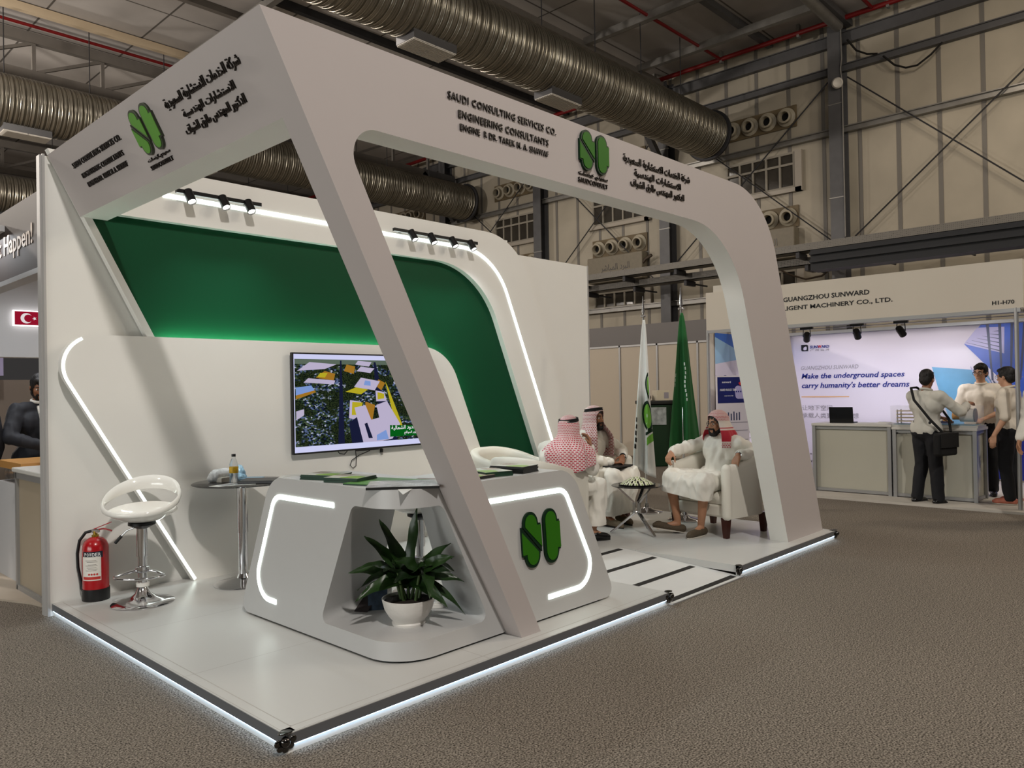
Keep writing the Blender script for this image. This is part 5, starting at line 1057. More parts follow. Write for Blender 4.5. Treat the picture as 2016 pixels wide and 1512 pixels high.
# standing people
def standing(lab, loc, rz, zf, skin, pose, top='shirt', top_m=None, leg_m=None, shoes=black_shoe, soles=sole_b, specs=False, brd=False, h=1.72, hair=True, short=False, voxel=.0085, seed=0, look=0, nod=0):
    k = h/1.75; t = wthing('person', lab, 'person', (loc[0], loc[1], zf)); c, s_ = math.cos(rz), math.sin(rz)
    W = lambda x, y, z: V(loc[0]+(x*c-y*s_)*k, loc[1]+(x*s_+y*c)*k, zf+z*k)    # local: x right, y forward
    D = lambda x, y, z: V(x*c-y*s_, x*s_+y*c, z)
    base = dict(pel=(0,0,.95), che=(0,.01,1.28), nec=(0,.0,1.46), hed=(0,.03,1.615), hiL=(-.09,0,.92), hiR=(.09,0,.92), knL=(-.1,.03,.5), knR=(.1,.03,.5), anL=(-.11,-.02,.09), anR=(.11,-.02,.09), toL=(-.14,.17,.03), toR=(.14,.17,.03),
        shL=(-.19,0,1.4), shR=(.19,0,1.4), elL=(-.26,-.02,1.13), elR=(.26,-.02,1.13), wrL=(-.28,.08,.9), wrR=(.28,.08,.9))
    hands = dict(L=((0,.15,-1), (-1,0,0), 1, .45), R=((0,.15,-1), (1,0,0), -1, .45)); hands.update(pose.pop('hands', {})); base.update(pose)
    J = {q: W(*p) for q, p in base.items()}; J['rt'] = D(1,0,0); J['hf'] = D(math.sin(look)*math.cos(nod), math.cos(look)*math.cos(nod), math.sin(nod))
    for q in 'LR': d, n, th, cu = hands[q]; J['ha'+q] = (D(*d), D(*n), th, cu)
    b, g, R = body_mesh(t, J, skin, voxel)
    if hair: short_hair(g, R, b)
    if brd: beard(g, R, b, thin=True)
    if specs: spectacles(g, R, b)
    rt = J['rt']; pel, che, nec = J['pel'], J['che'], J['nec']; fw = D(0,1,0)
    mb = MB(); mb.rc(pel-rt*.075*k+UP*.04, pel+rt*.075*k+UP*.04, .135*k).rc(pel+UP*.03, che, .145*k, .145*k).rc(che-rt*.085*k, che+rt*.085*k, .13*k).rc(che+UP*.03, nec-UP*.03, .115*k, .075*k)
    jac = top in ('suit', 'robe')
    for q in 'LR':
        sh, el, wr = J['sh'+q], J['el'+q], J['wr'+q]; mb.rc(nec-UP*.05, sh, .075, .075).rc(sh, el, .07+.006*jac, .062)
        if not short: mb.rc(el, el.lerp(wr, .9), .058+.004*jac, .044)
        else: pass
    if jac: mb.rc(pel-rt*.08, pel+rt*.08, .15).rc(pel-rt*.07-UP*.12, pel+rt*.07-UP*.12, .15)
    if top == 'robe':
        for u in range(5):
            a = J['hiL'].lerp(J['hiR'], u/4); e = J['anL'].lerp(J['anR'], u/4); mb.rc(a, e+UP*.1, .13, .16)
    cut = [(V(0,0,pel.z-(.24 if jac and top != 'robe' else .03 if top == 'shirt' else .8)), (0,0,-1))]
    if short:
        for q in 'LR': pass
    tp = fuse(mb, {'shirt': 'shirt', 'suit': 'jacket', 'robe': 'robe'}[top], top_m or shirt_m, .0135, 4, t, .009, 9, cut, seed)
    MB().tube([nec+rt*.06*math.cos(a)+fw*(.066*math.sin(a)+.008)+UP*(.028-.014*math.sin(a)) for a in [2*PI*i/24 for i in range(24)]], .015, 8, True).build('collar', shirt_m if top == 'suit' else (top_m or shirt_m), tp, 60)
    if top == 'suit':
        vs = [nec+fw*.085*k+rt*.05-UP*.02, nec+fw*.085*k-rt*.05-UP*.02, che+fw*.158*k-rt*.055, che+fw*.158*k+rt*.055, pel+UP*.08+fw*.155-rt*.03, pel+UP*.08+fw*.155+rt*.03]
        MB().add(vs, [(0,1,2,3), (3,2,4,5)]).build('shirt_front', shirt_m, tp, 0, solid=.02)
    if top != 'robe':
        mb = MB().rc(pel-rt*.07, pel+rt*.07, .125).rc(pel+UP*.06-rt*.06, pel+UP*.06+rt*.06, .12)
        for q in 'LR': hi, kn, an = J['hi'+q], J['kn'+q], J['an'+q]; mb.rc(hi, kn, .098*k, .08*k).rc(kn, an+UP*.0, .08*k, .068*k)
        fuse(mb, 'trousers', leg_m or trousers_m, .0135, 4, t, .008, 8, [(V(0,0,zf+.045), (0,0,-1))], seed+5)
        if top == 'shirt': MB().lathe([(.128,0),(.134,.0),(.134,.03),(.128,.03)], pel+UP*.045, 32).build('belt', black, t, 40)
    for q in 'LR': shoe(t, J['an'+q], J['to'+q], shoes, soles, zf+.002)
    return t, J, g, R, b
# ------------------------------------------------------------------ the machinery booth across the aisle
bw = mat('booth_panel', (206, 200, 188), .5); bfas = mat('booth_fascia', (206, 198, 184), .5, var=.02, vscale=1); ban = mat('banner_white', (222, 216, 232), .35, bump=.06, bscale=5); ink = mat('ink_black', (26, 26, 28), .6)
FX, BX = 8.87, 11.8
T = wthing('booth_shell', 'aluminium shell-scheme booth with beige fascia numbered H1-H70', 'booth', (10.3, 1, 0))
MB().box((FX, -1.09, 2.385), (FX+.03, 2.97, 2.955)).box((FX, -1.12, 2.385), (BX, -1.09, 2.955)).build('fascia', bfas, T, 0)
text('lettering', 'GUANGZHOU SUNWARD', ink, T, (FX-.002, 1.752, 2.704), (0,-1,0), (0,0,1), 1.17, .066, .002, .02); text('lettering', 'INTELLIGENT MACHINERY CO., LTD.', ink, T, (FX-.002, 2.03, 2.573), (0,-1,0), (0,0,1), 1.73, .07, .002, .02)
text('lettering', 'H1-H70', ink, T, (FX-.002, -.808, 2.438), (0,-1,0), (0,0,1), .226, .048, .002, .02)
for x, y in ((FX+.02, -1.045), (FX+.02, 2.96), (BX, 2.96)): MB().cyl((x, y, 0), (x, y, 2.39), .024, 12).build('post', alu, T, 40)
for a, b in (((FX, -1.09, 2.34), (FX+.04, 2.97, 2.385)), ((9.55, -1.0, 2.38), (9.6, 2.96, 2.42)), ((BX-.06, -1.2, 2.41), (BX+.02, 2.96, 2.46))): MB().box(a, b).build('aluminium_beam', alu, T, 0)
MB().box((8.72, -1.15, 0), (BX, 3.0, .03)).build('floor_panel', mat('booth_floor', (196, 190, 180), .6, var=.1, vscale=3), T, 0)
MB().box((BX, -2.2, .03), (BX+.04, 2.98, 2.42)).box((9.0, 2.985, 0), (BX, 3.02, 2.42)).build('wall_panel', bw, T, 0)
t = wthing('back_banner', 'pale lilac back banner with blue slogan and tunnel picture', 'banner', (BX-.03, .4, .05)); bx = BX-.02
MB().grid(lambda u, v: (bx-.006*math.sin(u*40)*(.3+.7*v), 2.95-5.1*u, .05+2.36*v), 60, 6).build('sheet', ban, t, 60, solid=.006)
navy = mat('ink_navy', (24, 40, 132), .5); grey_ink = mat('ink_grey', (150, 146, 156), .5); red_ink = mat('ink_red', (196, 40, 40), .5); org = mat('ink_orange', (226, 170, 90), .5); ld = (0,-1,0); bx2 = bx-.011
text('lettering', 'SUNWARD', navy, t, (bx2, 2.583, 2.168), ld, UP, .335, .05, .001, .03); text('lettering', '广州山河', ink, t, (bx2, 2.58, 2.12), ld, UP, .33, .032, .001, space=1.8)
text('lettering', 'W', red_ink, t, (bx2-.001, 2.445, 2.168), ld, UP, .062, .055, .001, .03)
MB().prism(fillet([(0,0,.03), (.125,0,.0), (.125,.115,.03), (0,.115,0)], 5), (bx2, 2.742, 2.125), (0,-1,0), UP, (-1,0,0), 0, .002).build('logo_mark', ink, t, 0); MB().prism(fillet([(.03,.02,.02), (.1,.02,.02), (.1,.09,.02), (.05,.07,.02)], 5), (bx2-.002, 2.742, 2.125), (0,-1,0), UP, (-1,0,0), 0, .001).build('logo_swirl', ban, t, 0)
text('lettering', 'GUANGZHOU SUNWARD', grey_ink, t, (bx2, 2.752, 1.795), ld, UP, .985, .066, .001, 0, .2)
text('lettering', 'Make the underground spaces', navy, t, (bx2, 2.748, 1.612), ld, UP, 1.705, .118, .001, .022, .22); text('lettering', "carry humanity's better dreams", navy, t, (bx2, 2.746, 1.445), ld, UP, 1.772, .125, .001, .022, .22)
MB().box((bx2, 1.93, 1.312), (bx2+.002, 2.754, 1.326)).build('orange_rule', org, t, 0)
text('lettering', '让地下空间', grey_ink, t, (bx2, 2.748, 1.085), ld, UP, .53, .09, .001); text('lettering', '承载人类更好的梦想', grey_ink, t, (bx2, 2.75, .95), ld, UP, .97, .09, .001)
text('lettering', '+86', ink, t, (bx2, 2.623, .293), ld, UP, .12, .05, .001); text('lettering', 'info', ink, t, (bx2, 2.66, .17), ld, UP, .16, .05, .001)
sky_p = mat('print_sky', (110, 176, 222), .35, var=.35, vscale=1.6); blue_p = mat('print_blue', (56, 92, 196), .35, var=.3, vscale=2); deep_p = mat('print_deep_blue', (30, 40, 130), .35, var=.2, vscale=2); stl_p = mat('print_steel', (60, 66, 100), .35); lil_p = mat('print_lilac', (176, 170, 214), .35)
def pr(pts, m, k, nm='printed_picture'): MB().prism([(2.95-y, z) for y, z in pts], (bx-.0105-.0007*k, 2.95, 0), (0,-1,0), UP, (-1,0,0), 0, .0006).build(nm, m, t, 0)
pr([(.64,1.78), (-.1,1.7), (-.4,1.0), (-2.1,.9), (-2.1,.06), (.1,.06), (.52,1.3)], sky_p, 0); pr([(.0,1.4), (-2.1,2.1), (-2.1,.06), (.05,.06)], blue_p, 1); pr([(.1,.06), (-.1,.9), (-.6,.75), (-.75,.06)], deep_p, 2)
pr([(.18,2.12), (-.05,2.4), (-2.1,2.4), (-2.1,1.5), (-.25,1.62)], blue_p, 2); pr([(.18,2.12), (.0,2.36), (-.36,2.35), (-.35,1.95)], lil_p, 3)
for i in range(10): pr([(-.12-.16*i,2.4), (-.16-.16*i,2.4), (-.2-.12*i,1.55), (-.18-.12*i,1.55)], stl_p, 4)
for i in range(12): pr([(.1-.1*i,1.78-.075*i), (.1-.1*i,1.75-.075*i), (-.05-.14*i,1.42-.09*i), (-.05-.14*i,1.45-.09*i)], stl_p if i % 2 else lil_p, 4)
for i in range(6): pr([(.15-.07*i,2.14+.03*i), (.14-.07*i,2.14+.03*i), (-.3,2.0+.06*i), (-.3,1.985+.06*i)], stl_p, 5)
t = wthing('side_banner', 'tall white banner of grey text with blue wave top on the booth side wall', 'banner', (10.3, 2.96, .05)); yb = 2.975
MB().box((9.12, yb-.004, .06), (11.7, yb, 2.36)).build('sheet', ban, t, 0)
P2 = lambda pts, m, k, nm: MB().prism(pts, (0, yb-.004-.0008*k, 0), (1,0,0), UP, (0,-1,0), 0, .0008).build(nm, m, t, 0)
P2([(9.12,2.36), (11.7,2.36), (11.7,1.9), (10.4,1.98), (9.9,2.1), (9.12,2.3)], mat('wave_blue', (36, 104, 206), .4, var=.2, vscale=2), 2, 'blue_wave'); P2([(9.12,2.3), (10.3,2.0), (9.8,1.95), (9.12,1.88)], mat('wave_pale', (150, 194, 230), .4), 1, 'pale_wave')
text('lettering', 'Guangzhou Sunward', navy, t, (9.32, yb-.006, 1.56), (1,0,0), UP, 1.75, .15, .001, .02, .15)
for i, ln in enumerate(('Guangzhou Sunward Intelligent Machinery Co., Ltd.', '(Sunward) is a national high-tech enterprise', 'Guangdong Province. China-Ltd. etc. Sunward', 'Group Co., Ltd.', '', 'It provides users with one-stop, high', 'machines manufacturing, assembly', 'boring machine shield and open', 'boring machine and others', 'as well as customised design', '', 'company is growing steadily', 'of long-term research', 'of great development', 'TBM world', 'manufacture')):
    if ln: text('lettering', ln, grey_ink, t, (9.34, yb-.006, 1.32-.095*i), (1,0,0), UP, min(2.2, .048*len(ln)), .045, .001)
t = thing('poster_stand', 'blue machine poster on a stand between the green flag and the booth', 'poster', (9.0, 2.62, 0), -.42)
MB().box((-.29, 0, .5), (.29, .03, 1.69)).build('board', mat('poster_white', (214, 208, 216), .5), t, 0); MB().box((-.02, .03, 0), (.02, .06, 1.5)).box((-.25, -.12, 0), (.25, .16, .03)).build('foot', alu, t, 0)
MB().box((-.28, -.002, 1.28), (.28, 0, 1.67)).build('poster_picture', mat('poster_blue', (24, 34, 104), .35, var=.3, vscale=4), t, 0)
MB().prism(fillet([(.05,1.34,.05), (.24,1.34,.04), (.25,1.5,.06), (.02,1.56,.06)], 5), (0,-.002,0), (1,0,0), UP, (0,-1,0), 0, .001).build('poster_machine', lil_p, t, 0); MB().prism([(.1,1.58), (.26,1.66), (.27,1.6), (.13,1.54)], (0,-.003,0), (1,0,0), UP, (0,-1,0), 0, .001).build('poster_red_beam', red_ink, t, 0)
for x in (.06, .1, .14): MB().lathe([(0,0),(.012,0),(.012,.001),(0,.001)], (x, -.004, 1.45), 10, (0,-1,0)).build('poster_cutter', deep_p, t, 0)
pw = mat('poster_letters', (226, 226, 232), .5); text('lettering', 'HARD ROCK TBM', pw, t, (-.24, -.004, 1.46), (1,0,0), UP, .3, .035, .001, .02, .15); text('lettering', 'sunward', pw, t, (-.2, -.004, 1.58), (1,0,0), UP, .16, .03, .001, .02); text('lettering', 'HARD ROCK TBM', pw, t, (-.16, -.004, 1.38), (1,0,0), UP, .16, .016, .001)
for i, h in enumerate((.06, .09, .12, .1, .13, .11, .12)): MB().box((-.2+i*.05, -.003, 1.02), (-.18+i*.05, 0, 1.02+h)).build('chart_bar', stl_p, t, 0)
for z in (.98, .86, .72): MB().box((-.26, -.002, z), (.26, 0, z+.012)).build('chart_rule', grey_ink, t, 0)
for i, (y, lab) in enumerate(((1.72, 'nearest the leaning frame'), (1.0, 'in the middle'), (.42, 'farthest right'))):
    t = wthing('track_spotlight', f'dark spotlight hanging over the lilac banner, {lab}', 'spotlight', (9.58, y, 2.25), 'spotlights of the machinery booth')
    MB().box((9.55, y-.09, 2.35), (9.6, y+.09, 2.38)).build('adaptor', black_metal, t, 0); MB().tube([(9.575, y-.05, 2.35), (9.575, y-.055, 2.24)], .006, 6).tube([(9.575, y+.05, 2.35), (9.575, y+.055, 2.24)], .006, 6).build('yoke', black_metal, t)
    d = V(.75, .35-.25*i, -.6).normalized(); MB().lathe([(.0,-.08),(.04,-.08),(.048,-.05),(.048,.07),(.042,.075),(.036,.055),(0,.05)], (9.575, y, 2.235), 24, d, caps=False).build('spot_head', black_metal, t, 40)
    MB().lathe([(0,.056),(.036,.057)], (9.575, y, 2.235), 18, d, caps=False).build('lens', emis('booth_lens', (240, 238, 255), 8), t, 0)
    l = bpy.data.lights.new('spot', 'SPOT'); l.energy = 52; l.spot_size = math.radians(110); l.spot_blend = .7; l.shadow_soft_size = .05; l.color = (.93, .92, 1); o = bpy.data.objects.new('booth_spotlight', l); o.location = V(9.575, y, 2.235)+d*.1; aim(o, d); COL.objects.link(o)
tag(MB().box((9.54, -1.0, 2.345), (9.6, 2.9, 2.35)).build('light_track', black_metal, smooth=0), 'black light track under the booth beam', 'track')
cpan = mat('counter_panel', (186, 184, 170), .22, var=.03, vscale=2); ctop = mat('counter_top', (206, 204, 198), .35)
def counter(lab, y0, y1, x0, x1, h, endx):
    t = wthing('display_counter', lab, 'counter', ((x0+x1)/2, (y0+y1)/2, .03), 'aluminium framed counters')
    MB().box((x0+.02, y0+.02, .06), (x1-.02, y1-.02, h-.05)).build('panel', cpan, t, 0)
    mb = MB()
    for x in (x0, x1):
        for y in (y0, y1): mb.box((x-.022, y-.022, .03), (x+.022, y+.022, h-.02))
    for z in (.06, h-.06): mb.box((x0, y0, z-.02), (x1, y1, z+.02))
    mb.build('frame', alu, t, 0); MB().box((x0-.03, y0-.03, h-.035), (x1+.03, y1+.03, h)).build('worktop', ctop, t, 0, bev=.005)
    return t
counter('grey panelled counter carrying the open laptop', .49, 1.5, 9.24, 9.74, .985, 0); t = counter('grey panelled counter carrying the machine model', -.52, .42, 9.22, 9.72, .955, 1)
text('lettering', 'sunward', ink, t, (9.2, .36, .86), ld, UP, .1, .02, .001); MB().box((9.199, .37, .86), (9.2, .395, .885)).build('logo_mark', ink, t, 0)
t = thing('laptop', 'black laptop seen from behind on the left grey counter', 'laptop', (9.4, 1.17, .985), PI/2+.1)
MB().box((-.16,-.2,0), (.16,.02,.016)).build('keyboard_base', black, t, 0, bev=.003); MB().obox((.0,.035,.118), (.16,.004,.11), Matrix.Rotation(-.15, 3, 'X')).build('screen_lid', screen_off, t, 0, bev=.003)
for i, (y, r, lab) in enumerate(((.85, .1, 'white leaflet beside the laptop'), (.62, -.2, 'curled white leaflet at the joint of the counters'))):
    b = thing('leaflet', lab, 'paper', (9.38, y, .985), r); MB().grid(lambda u, v: (-.08+.16*u, -.1+.2*v, .003+.02*i*u*u), 6, 4).build('sheet', paper, b, 60, solid=.002)
t = wthing('machine_model', 'scale model of a tunnel boring machine in a clear display case', 'model', (9.46, 0, .955))
MB().box((9.24, -.55, .955), (9.66, .5, .985)).build('plinth', mat('model_plinth', (190, 190, 186), .4), t, 0); MB().box((9.28,-.5,.985), (9.62,.45,.99)).build('printed_base', mat('model_base', (70, 140, 170), .4, var=.5, vscale=6), t, 0)
cs = MB(); 
for a, b in (((9.26,-.53,.985),(9.262,.48,1.235)), ((9.64,-.53,.985),(9.642,.48,1.235)), ((9.26,-.53,.985),(9.642,-.528,1.235)), ((9.26,.478,.985),(9.642,.48,1.235)), ((9.26,-.53,1.233),(9.642,.48,1.235))): cs.box(a, b)
cs.build('display_case', mat('acrylic', (240, 244, 248), .04, alpha=.08), t, 0)
s = MB().cyl((9.45,-.47,1.11), (9.45,-.31,1.11), .085, 32).build('shield', gloss_white, t, 40); MB().cyl((9.45,-.485,1.11), (9.45,-.469,1.11), .087, 32).build('cutter_head', mat('cutter_grey', (92, 96, 110), .4), t, 40)
oc = mat('model_orange', (214, 150, 60), .5); MB().cyl((9.45,-.31,1.1), (9.45,-.22,1.1), .05, 20).build('drive', oc, t, 40); MB().box((9.4,-.22,1.0), (9.5,.1,1.03)).build('gantry', stl_p, t, 0)
for k in range(6):
    MB().box((9.4, -.2+k*.05, 1.03), (9.5, -.17+k*.05, 1.05+.015*(k % 3))).build('gantry_unit', oc if k % 2 else gloss_white, t, 0)
for k in range(4): MB().box((9.36+.0*k, .2, 1.02+k*.045), (9.54, .44, 1.03+k*.045)).build('rack_shelf', mat('rack_wood', (206, 180, 130), .5), t, 0)
MB().box((9.37,.2,.99), (9.385,.215,1.18)).box((9.37,.42,.99), (9.385,.435,1.18)).box((9.52,.2,.99), (9.535,.215,1.18)).box((9.52,.42,.99), (9.535,.435,1.18)).build('rack_post', alu, t, 0)
# visitors and staff
t, J, g, R, b = standing('person in white shirt and dark trousers seen from behind with a black shoulder bag', (8.93, -.05), -PI/2-.35, 0, skB, dict(elR=(.33,.2,1.2), wrR=(.26,.45,1.29), elL=(-.2,.14,1.15), wrL=(-.03,.3,1.12), hands=dict(R=((-.1,.95,.2),(.2,0,1),-1,.6), L=((.6,.7,-.2),(0,.2,1),1,.5)), anL=(-.14,-.02,.09), anR=(.12,.04,.09)), specs=True, h=1.7, look=-.25, nod=-.1, top_m=mat('grey_white_shirt', (204, 202, 192), .75), seed=11)
c, s_ = math.cos(-PI/2-.35), math.sin(-PI/2-.35); Wp = lambda x, y, z: V(8.93+x*c-y*s_, -.05+x*s_+y*c, z)
bag = wthing('shoulder_bag', 'black shoulder bag hanging at the hip of the standing visitor', 'bag', Wp(.3, -.1, .65))
MB().obox(Wp(.3,-.08,.78), (.05,.17,.14), Matrix.Rotation(-PI/2-.35, 3, 'Z')).build('bag_body', mat('black_nylon', (12, 12, 13), .8), bag, 30, bev=.03, seg=3)
fl = MB().obox(Wp(.36,-.08,.83), (.006,.165,.09), Matrix.Rotation(-PI/2-.35, 3, 'Z')).build('bag_flap', MATS['black_nylon'], bag, 30, bev=.004)
MB().tube([Wp(.27,-.05,.9), Wp(.17,-.17,1.08), Wp(-.03,-.185,1.32), Wp(-.13,-.1,1.47), Wp(-.14,.02,1.475), Wp(-.02,.17,1.33), Wp(.17,.19,1.08), Wp(.28,.06,.92)], .016, 6).build('strap', MATS['black_nylon'], bag, 60)
standing('person in spectacles and short-sleeved white shirt standing behind the model', (10.02, -.42), PI/2+.15, .03, skC, dict(elR=(.27,.1,1.13), wrR=(.1,.3,1.06), elL=(-.27,.06,1.13), wrL=(-.08,.3,1.04), hands=dict(R=((-.5,.8,-.3),(0,.3,1),-1,.4), L=((.6,.7,-.3),(0,.3,1),1,.4))), specs=True, h=1.75, short=True, look=.35, nod=-.12, top_m=mat('cream_shirt', (222, 212, 196), .75), seed=12)
standing('person in short-sleeved white shirt and red-white sneakers by the booth post, side view', (9.38, -.86), -.1, .03, skC, dict(wrL=(-.26,.1,.88), elL=(-.25,-.03,1.12)), specs=True, h=1.68, short=True, look=.25, nod=-.08, shoes=mat('red_white_sneaker', (206, 124, 102), .5, var=.5, vscale=14), soles=sole_w, top_m=MATS['cream_shirt'], seed=13)
standing('person in long white robe at the right border, only an elbow showing', (8.15, -1.47), 1.2, 0, skA, dict(elL=(-.33,-.04,1.14), wrL=(-.2,.16,1.02), hands=dict(L=((.6,.6,-.3),(0,0,1),1,.6))), top='robe', top_m=thobe_m, h=1.74, seed=14)
# bin, divider walls and fascia behind the seats
t = wthing('waste_bin', 'dark green waste bin with a paper note behind the white flag', 'bin', (11.3, 5.45, 0)); bg = mat('bin_green', (14, 52, 26), .45)
R_ = Matrix.Rotation(-.76, 3, 'Z'); MB().hexa([V(11.3,5.45,0)+R_@V(*q) for q in ((-.28,-.26,.0),(.28,-.26,0),(.28,.26,0),(-.28,.26,0),(-.33,-.3,1.2),(.33,-.3,1.2),(.33,.3,1.2),(-.33,.3,1.2))]).build('tub', bg, t, 0, bev=.02)
MB().obox(V(11.3,5.45,1.24), (.37,.34,.035), R_).build('lid', mat('bin_lid', (22, 24, 22), .5), t, 0, bev=.015); MB().obox(V(11.3,5.45,.98)+R_@V(-.06,-.305,0), (.16,.003,.17), R_).build('paper_note', mat('note', (176, 184, 184), .5, var=.5, vscale=12), t, 0)
t = thing('carton', 'small pale box standing on the bin lid', 'box', (11.32, 5.38, 1.275), -.5); MB().box((-.14,-.1,0), (.14,.1,.2)).build('box', mat('carton_cream', (206, 198, 176), .5), t, 0, bev=.004); MB().box((.02,-.103,.04), (.12,-.1,.16)).build('label', grey_ink, t, 0)
t = thing('paper_bag', 'crumpled brown bag on the bin lid', 'bag', (11.12, 5.6, 1.275)); fuse(MB().ell((0,0,.06), (.12,.09,.07)).ell((.06,.03,.1), (.06,.05,.06)), 'bag_body', mat('brown_bag', (92, 78, 54), .8), .012, 1, t, .015, 18)
DX = 12.8; t = wthing('divider_wall', 'beige shell-scheme divider wall behind the two flags', 'partition', (DX, 7, 0)); dm_ = mat('divider_panel', (190, 178, 160), .5)
MB().box((DX, 2.9, 0), (DX+.04, 12.5, 2.5)).build('panel', dm_, t, 0); mb = MB()
for y in (3.4, 4.4, 5.4, 6.4, 7.4, 8.4): mb.box((DX-.02, y-.02, 0), (DX, y+.02, 2.5))
mb.box((DX-.02, 2.9, 2.46), (DX, 12.5, 2.5)); mb.build('aluminium_profile', alu, t, 0)
tag(MB().box((13.4, 4.4, 0), (13.5, 12, 3.0)).build('fascia_board', mat('grey_fascia', (120, 116, 114), .6), smooth=0), 'grey fascia board over the beige divider wall', 'fascia')
tag(MB().box((10.2, -3.5, 3.3), (10.5, 1.9, 3.62)).box((10.15, -3.5, 3.42), (10.2, 1.9, 3.46)).box((10.15, -3.5, 3.54), (10.2, 1.9, 3.58)).build('roller_beam', mat('charcoal_beam', (40, 40, 42), .5), smooth=0), 'charcoal beam behind the beige fascia of the machinery booth', 'beam')
t = thing('carton', 'white carton sitting on top of the beige booth fascia', 'box', (9.1, 2.7, 2.955)); MB().box((-.2,-.2,0), (.2,.16,.1)).box((-.1,-.2,.1), (.2,.0,.14)).build('box', bw, t, 0)

# ------------------------------------------------------------------ the neighbouring booth on the left
brown = mat('brown_sign', (50, 39, 34), .6); sx = .08
t = wthing('fascia_sign', 'dark brown fascia sign with pale slogan beside the cream wall', 'sign', (sx, 5, 2.8)); MB().box((sx, 3.55, 2.53), (sx+.08, 7.5, 3.12)).build('board', brown, t, 0)
MB().box((sx-.015, 3.5, 2.49), (sx+.1, 7.5, 2.53)).box((sx-.015, 3.5, 2.49), (sx+.1, 3.55, 3.16)).build('frame', alu, t, 0); text('lettering', 'Make it Happen!', mat('sign_cream', (206, 190, 176), .5), t, (sx-.003, 5.42, 2.69), ld, UP, 1.61, .215, .003, .01)
tag(MB().tube([(sx+.02,3.42,2.9), (sx+.02,3.42,3.16), (sx+.02,3.5,3.24), (sx+.02,3.62,3.22), (sx+.02,3.66,3.1)], .03, 8).build('cable_conduit', mat('cream_conduit', (206, 198, 170), .5)), 'cream cable conduit bent over the top of the brown sign', 'conduit')
nb = mat('neighbour_white', (196, 196, 198), .5); t = wthing('neighbour_booth', 'white neighbouring booth with a glowing crescent flag sign', 'booth', (.5, 7, 0))
MB().box((.05, 3.3, 0), (.09, 3.36, 2.5)).build('post', bw, t, 0); MB().box((-2.5, 7.0, 2.0), (2.5, 7.2, 2.95)).build('upper_wall', nb, t, 0); MB().box((-2.5, 4.6, 2.95), (2.5, 7.2, 3.0)).build('canopy', nb, t, 0); MB().box((-3, 10.5, 0), (.78, 10.6, 2.6)).build('back_panel', mat('neighbour_panel', (186, 196, 206), .4), t, 0); MB().box((.78, 10.45, 0), (.95, 10.6, 2.6)).build('edge_panel', mat('neighbour_edge', (96, 104, 116), .5), t, 0); MB().box((.95, 12, 0), (3, 12.1, 1.85)).build('wall_panel', mat('neighbour_grey', (128, 118, 110), .6), t, 0)
g = MB().box((.71, 6.96, 2.35), (1.15, 7.0, 2.525)).build('flag_light', emis('flag_glow', (255, 248, 246), 2.2), t, 0); MB().box((.722, 6.95, 2.362), (1.14, 6.96, 2.513)).build('flag_face', emis('flag_red', (150, 20, 44), .9), g, 0)
cr = [(.058*math.cos(a), .058*math.sin(a)) for a in [.62+(2*PI-1.24)*k/20 for k in range(21)]]+[(.02+.043*math.cos(a), .043*math.sin(a)) for a in [2*PI-.75-(2*PI-1.5)*k/20 for k in range(21)]]
MB().prism(cr, (.835, 6.949, 2.437), (1,0,0), UP, (0,-1,0), 0, .002).build('crescent', emis('flag_white', (235, 225, 225), .9), g, 0); st = [((.022 if k % 2 == 0 else .009)*math.cos(PI+k*PI/5), (.022 if k % 2 == 0 else .009)*math.sin(PI+k*PI/5)) for k in range(10)]; MB().prism(st, (.915, 6.949, 2.437), (1,0,0), UP, (0,-1,0), 0, .002).build('star', MATS['flag_white'], g, 0)
l = bpy.data.lights.new('booth_fill_light', 'AREA'); l.energy = 45; l.size = 1.5; l.color = (.95, .97, 1); o = bpy.data.objects.new('neighbour_fill_light', l); o.location = (.4, 5.2, 2.9); COL.objects.link(o)  # added fill lamp, brightens the man in the dark suit
t = wthing('neighbour_counter', 'grey aluminium framed counter end left of the cream wall', 'counter', (.2, 3.85, 0)); MB().box((.05, 3.5, .05), (.6, 4.16, .93)).build('panel', mat('beige_panel', (168, 154, 132), .4), t, 0)
mb = MB(); 
for y in (3.48, 4.17): mb.box((.03, y-.02, 0), (.07, y+.02, .95))
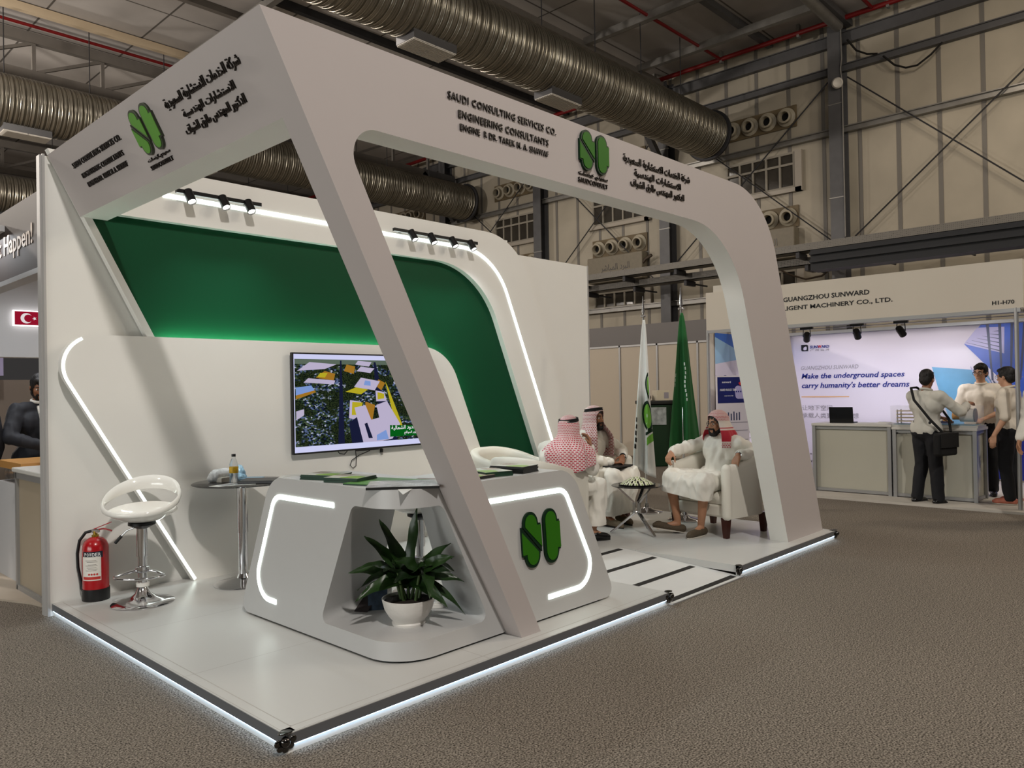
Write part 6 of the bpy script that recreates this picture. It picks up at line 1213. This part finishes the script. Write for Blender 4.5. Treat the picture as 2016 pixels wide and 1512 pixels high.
mb.box((.03, 3.48, .0), (.07, 4.17, .05)).box((.03, 3.48, .9), (.07, 4.17, .95)); mb.build('frame', alu, t, 0); MB().box((.01, 3.45, .95), (.63, 4.2, .985)).build('worktop', ctop, t, 0, bev=.008)
t = wthing('display_case', 'glass display case glowing warm at its front beside the man in a dark suit', 'display case', (.5, 4.6, 0)); MB().box((.1, 4.3, 0), (1.2, 5.0, .82)).build('base', nb, t, 0); MB().box((.1, 4.3, .94), (1.2, 5.0, 1.0)).build('top', mat('case_wood', (190, 140, 80), .3), t, 0); MB().box((.14, 4.34, .82), (1.16, 4.96, .94)).build('glass', mat('case_glass', (235, 240, 240), .05, trans=.9, alpha=.4), t, 0); MB().box((.1, 4.31, .825), (1.2, 4.33, .84)).build('warm_light', emis('case_warm', (255, 176, 90), 3), t, 0)
t = wthing('floor_mat', 'pale floor covering of the neighbouring booth at the carpet edge', 'floor covering', (0, 6, 0)); MB().prism([(.02, 3.42), (3, 3.42), (3, 10), (-2.5, 10), (-2.5, 6.2), (-.5, 4.8), (-.02, 3.6)], (0,0,0), (1,0,0), (0,1,0), UP, .0, .012).build('sheet', mat('pale_floor', (176, 164, 148), .7, var=.15, vscale=2), t, 0)
standing('person in dark suit and open white shirt looking down at the display case', (.53, 5.4), PI+.15, .012, skB, dict(elL=(-.3,.12,1.16), wrL=(-.18,.36,1.08), elR=(.3,.12,1.16), wrR=(.12,.36,1.08), hands=dict(L=((.5,.8,-.2),(-.2,.2,1),1,.5), R=((-.5,.8,-.2),(.2,.2,1),-1,.5))), top='suit', top_m=suit_m, leg_m=suit_m, brd=True, h=1.76, look=.25, nod=-.35, seed=21)
standing('person in black suit standing with back turned at the left border', (-.1, 5.25), .2, .012, skB, dict(), top='suit', top_m=suit_m, leg_m=suit_m, shoes=mat('grey_shoe', (120, 112, 104), .6), h=1.78, seed=22)
standing('person in white collar far back in the neighbouring booth, head in profile', (.55, 8.6), -1.3, 0, skC, dict(), top='shirt', top_m=shirt_m, h=1.68, look=0, nod=-.2, seed=23)
tag(MB().box((1.05, 11.2, 1.9), (1.6, 11.3, 2.2)).build('framed_picture', lil_p, smooth=0), 'small framed picture in the gap behind the man in a dark suit', 'picture')
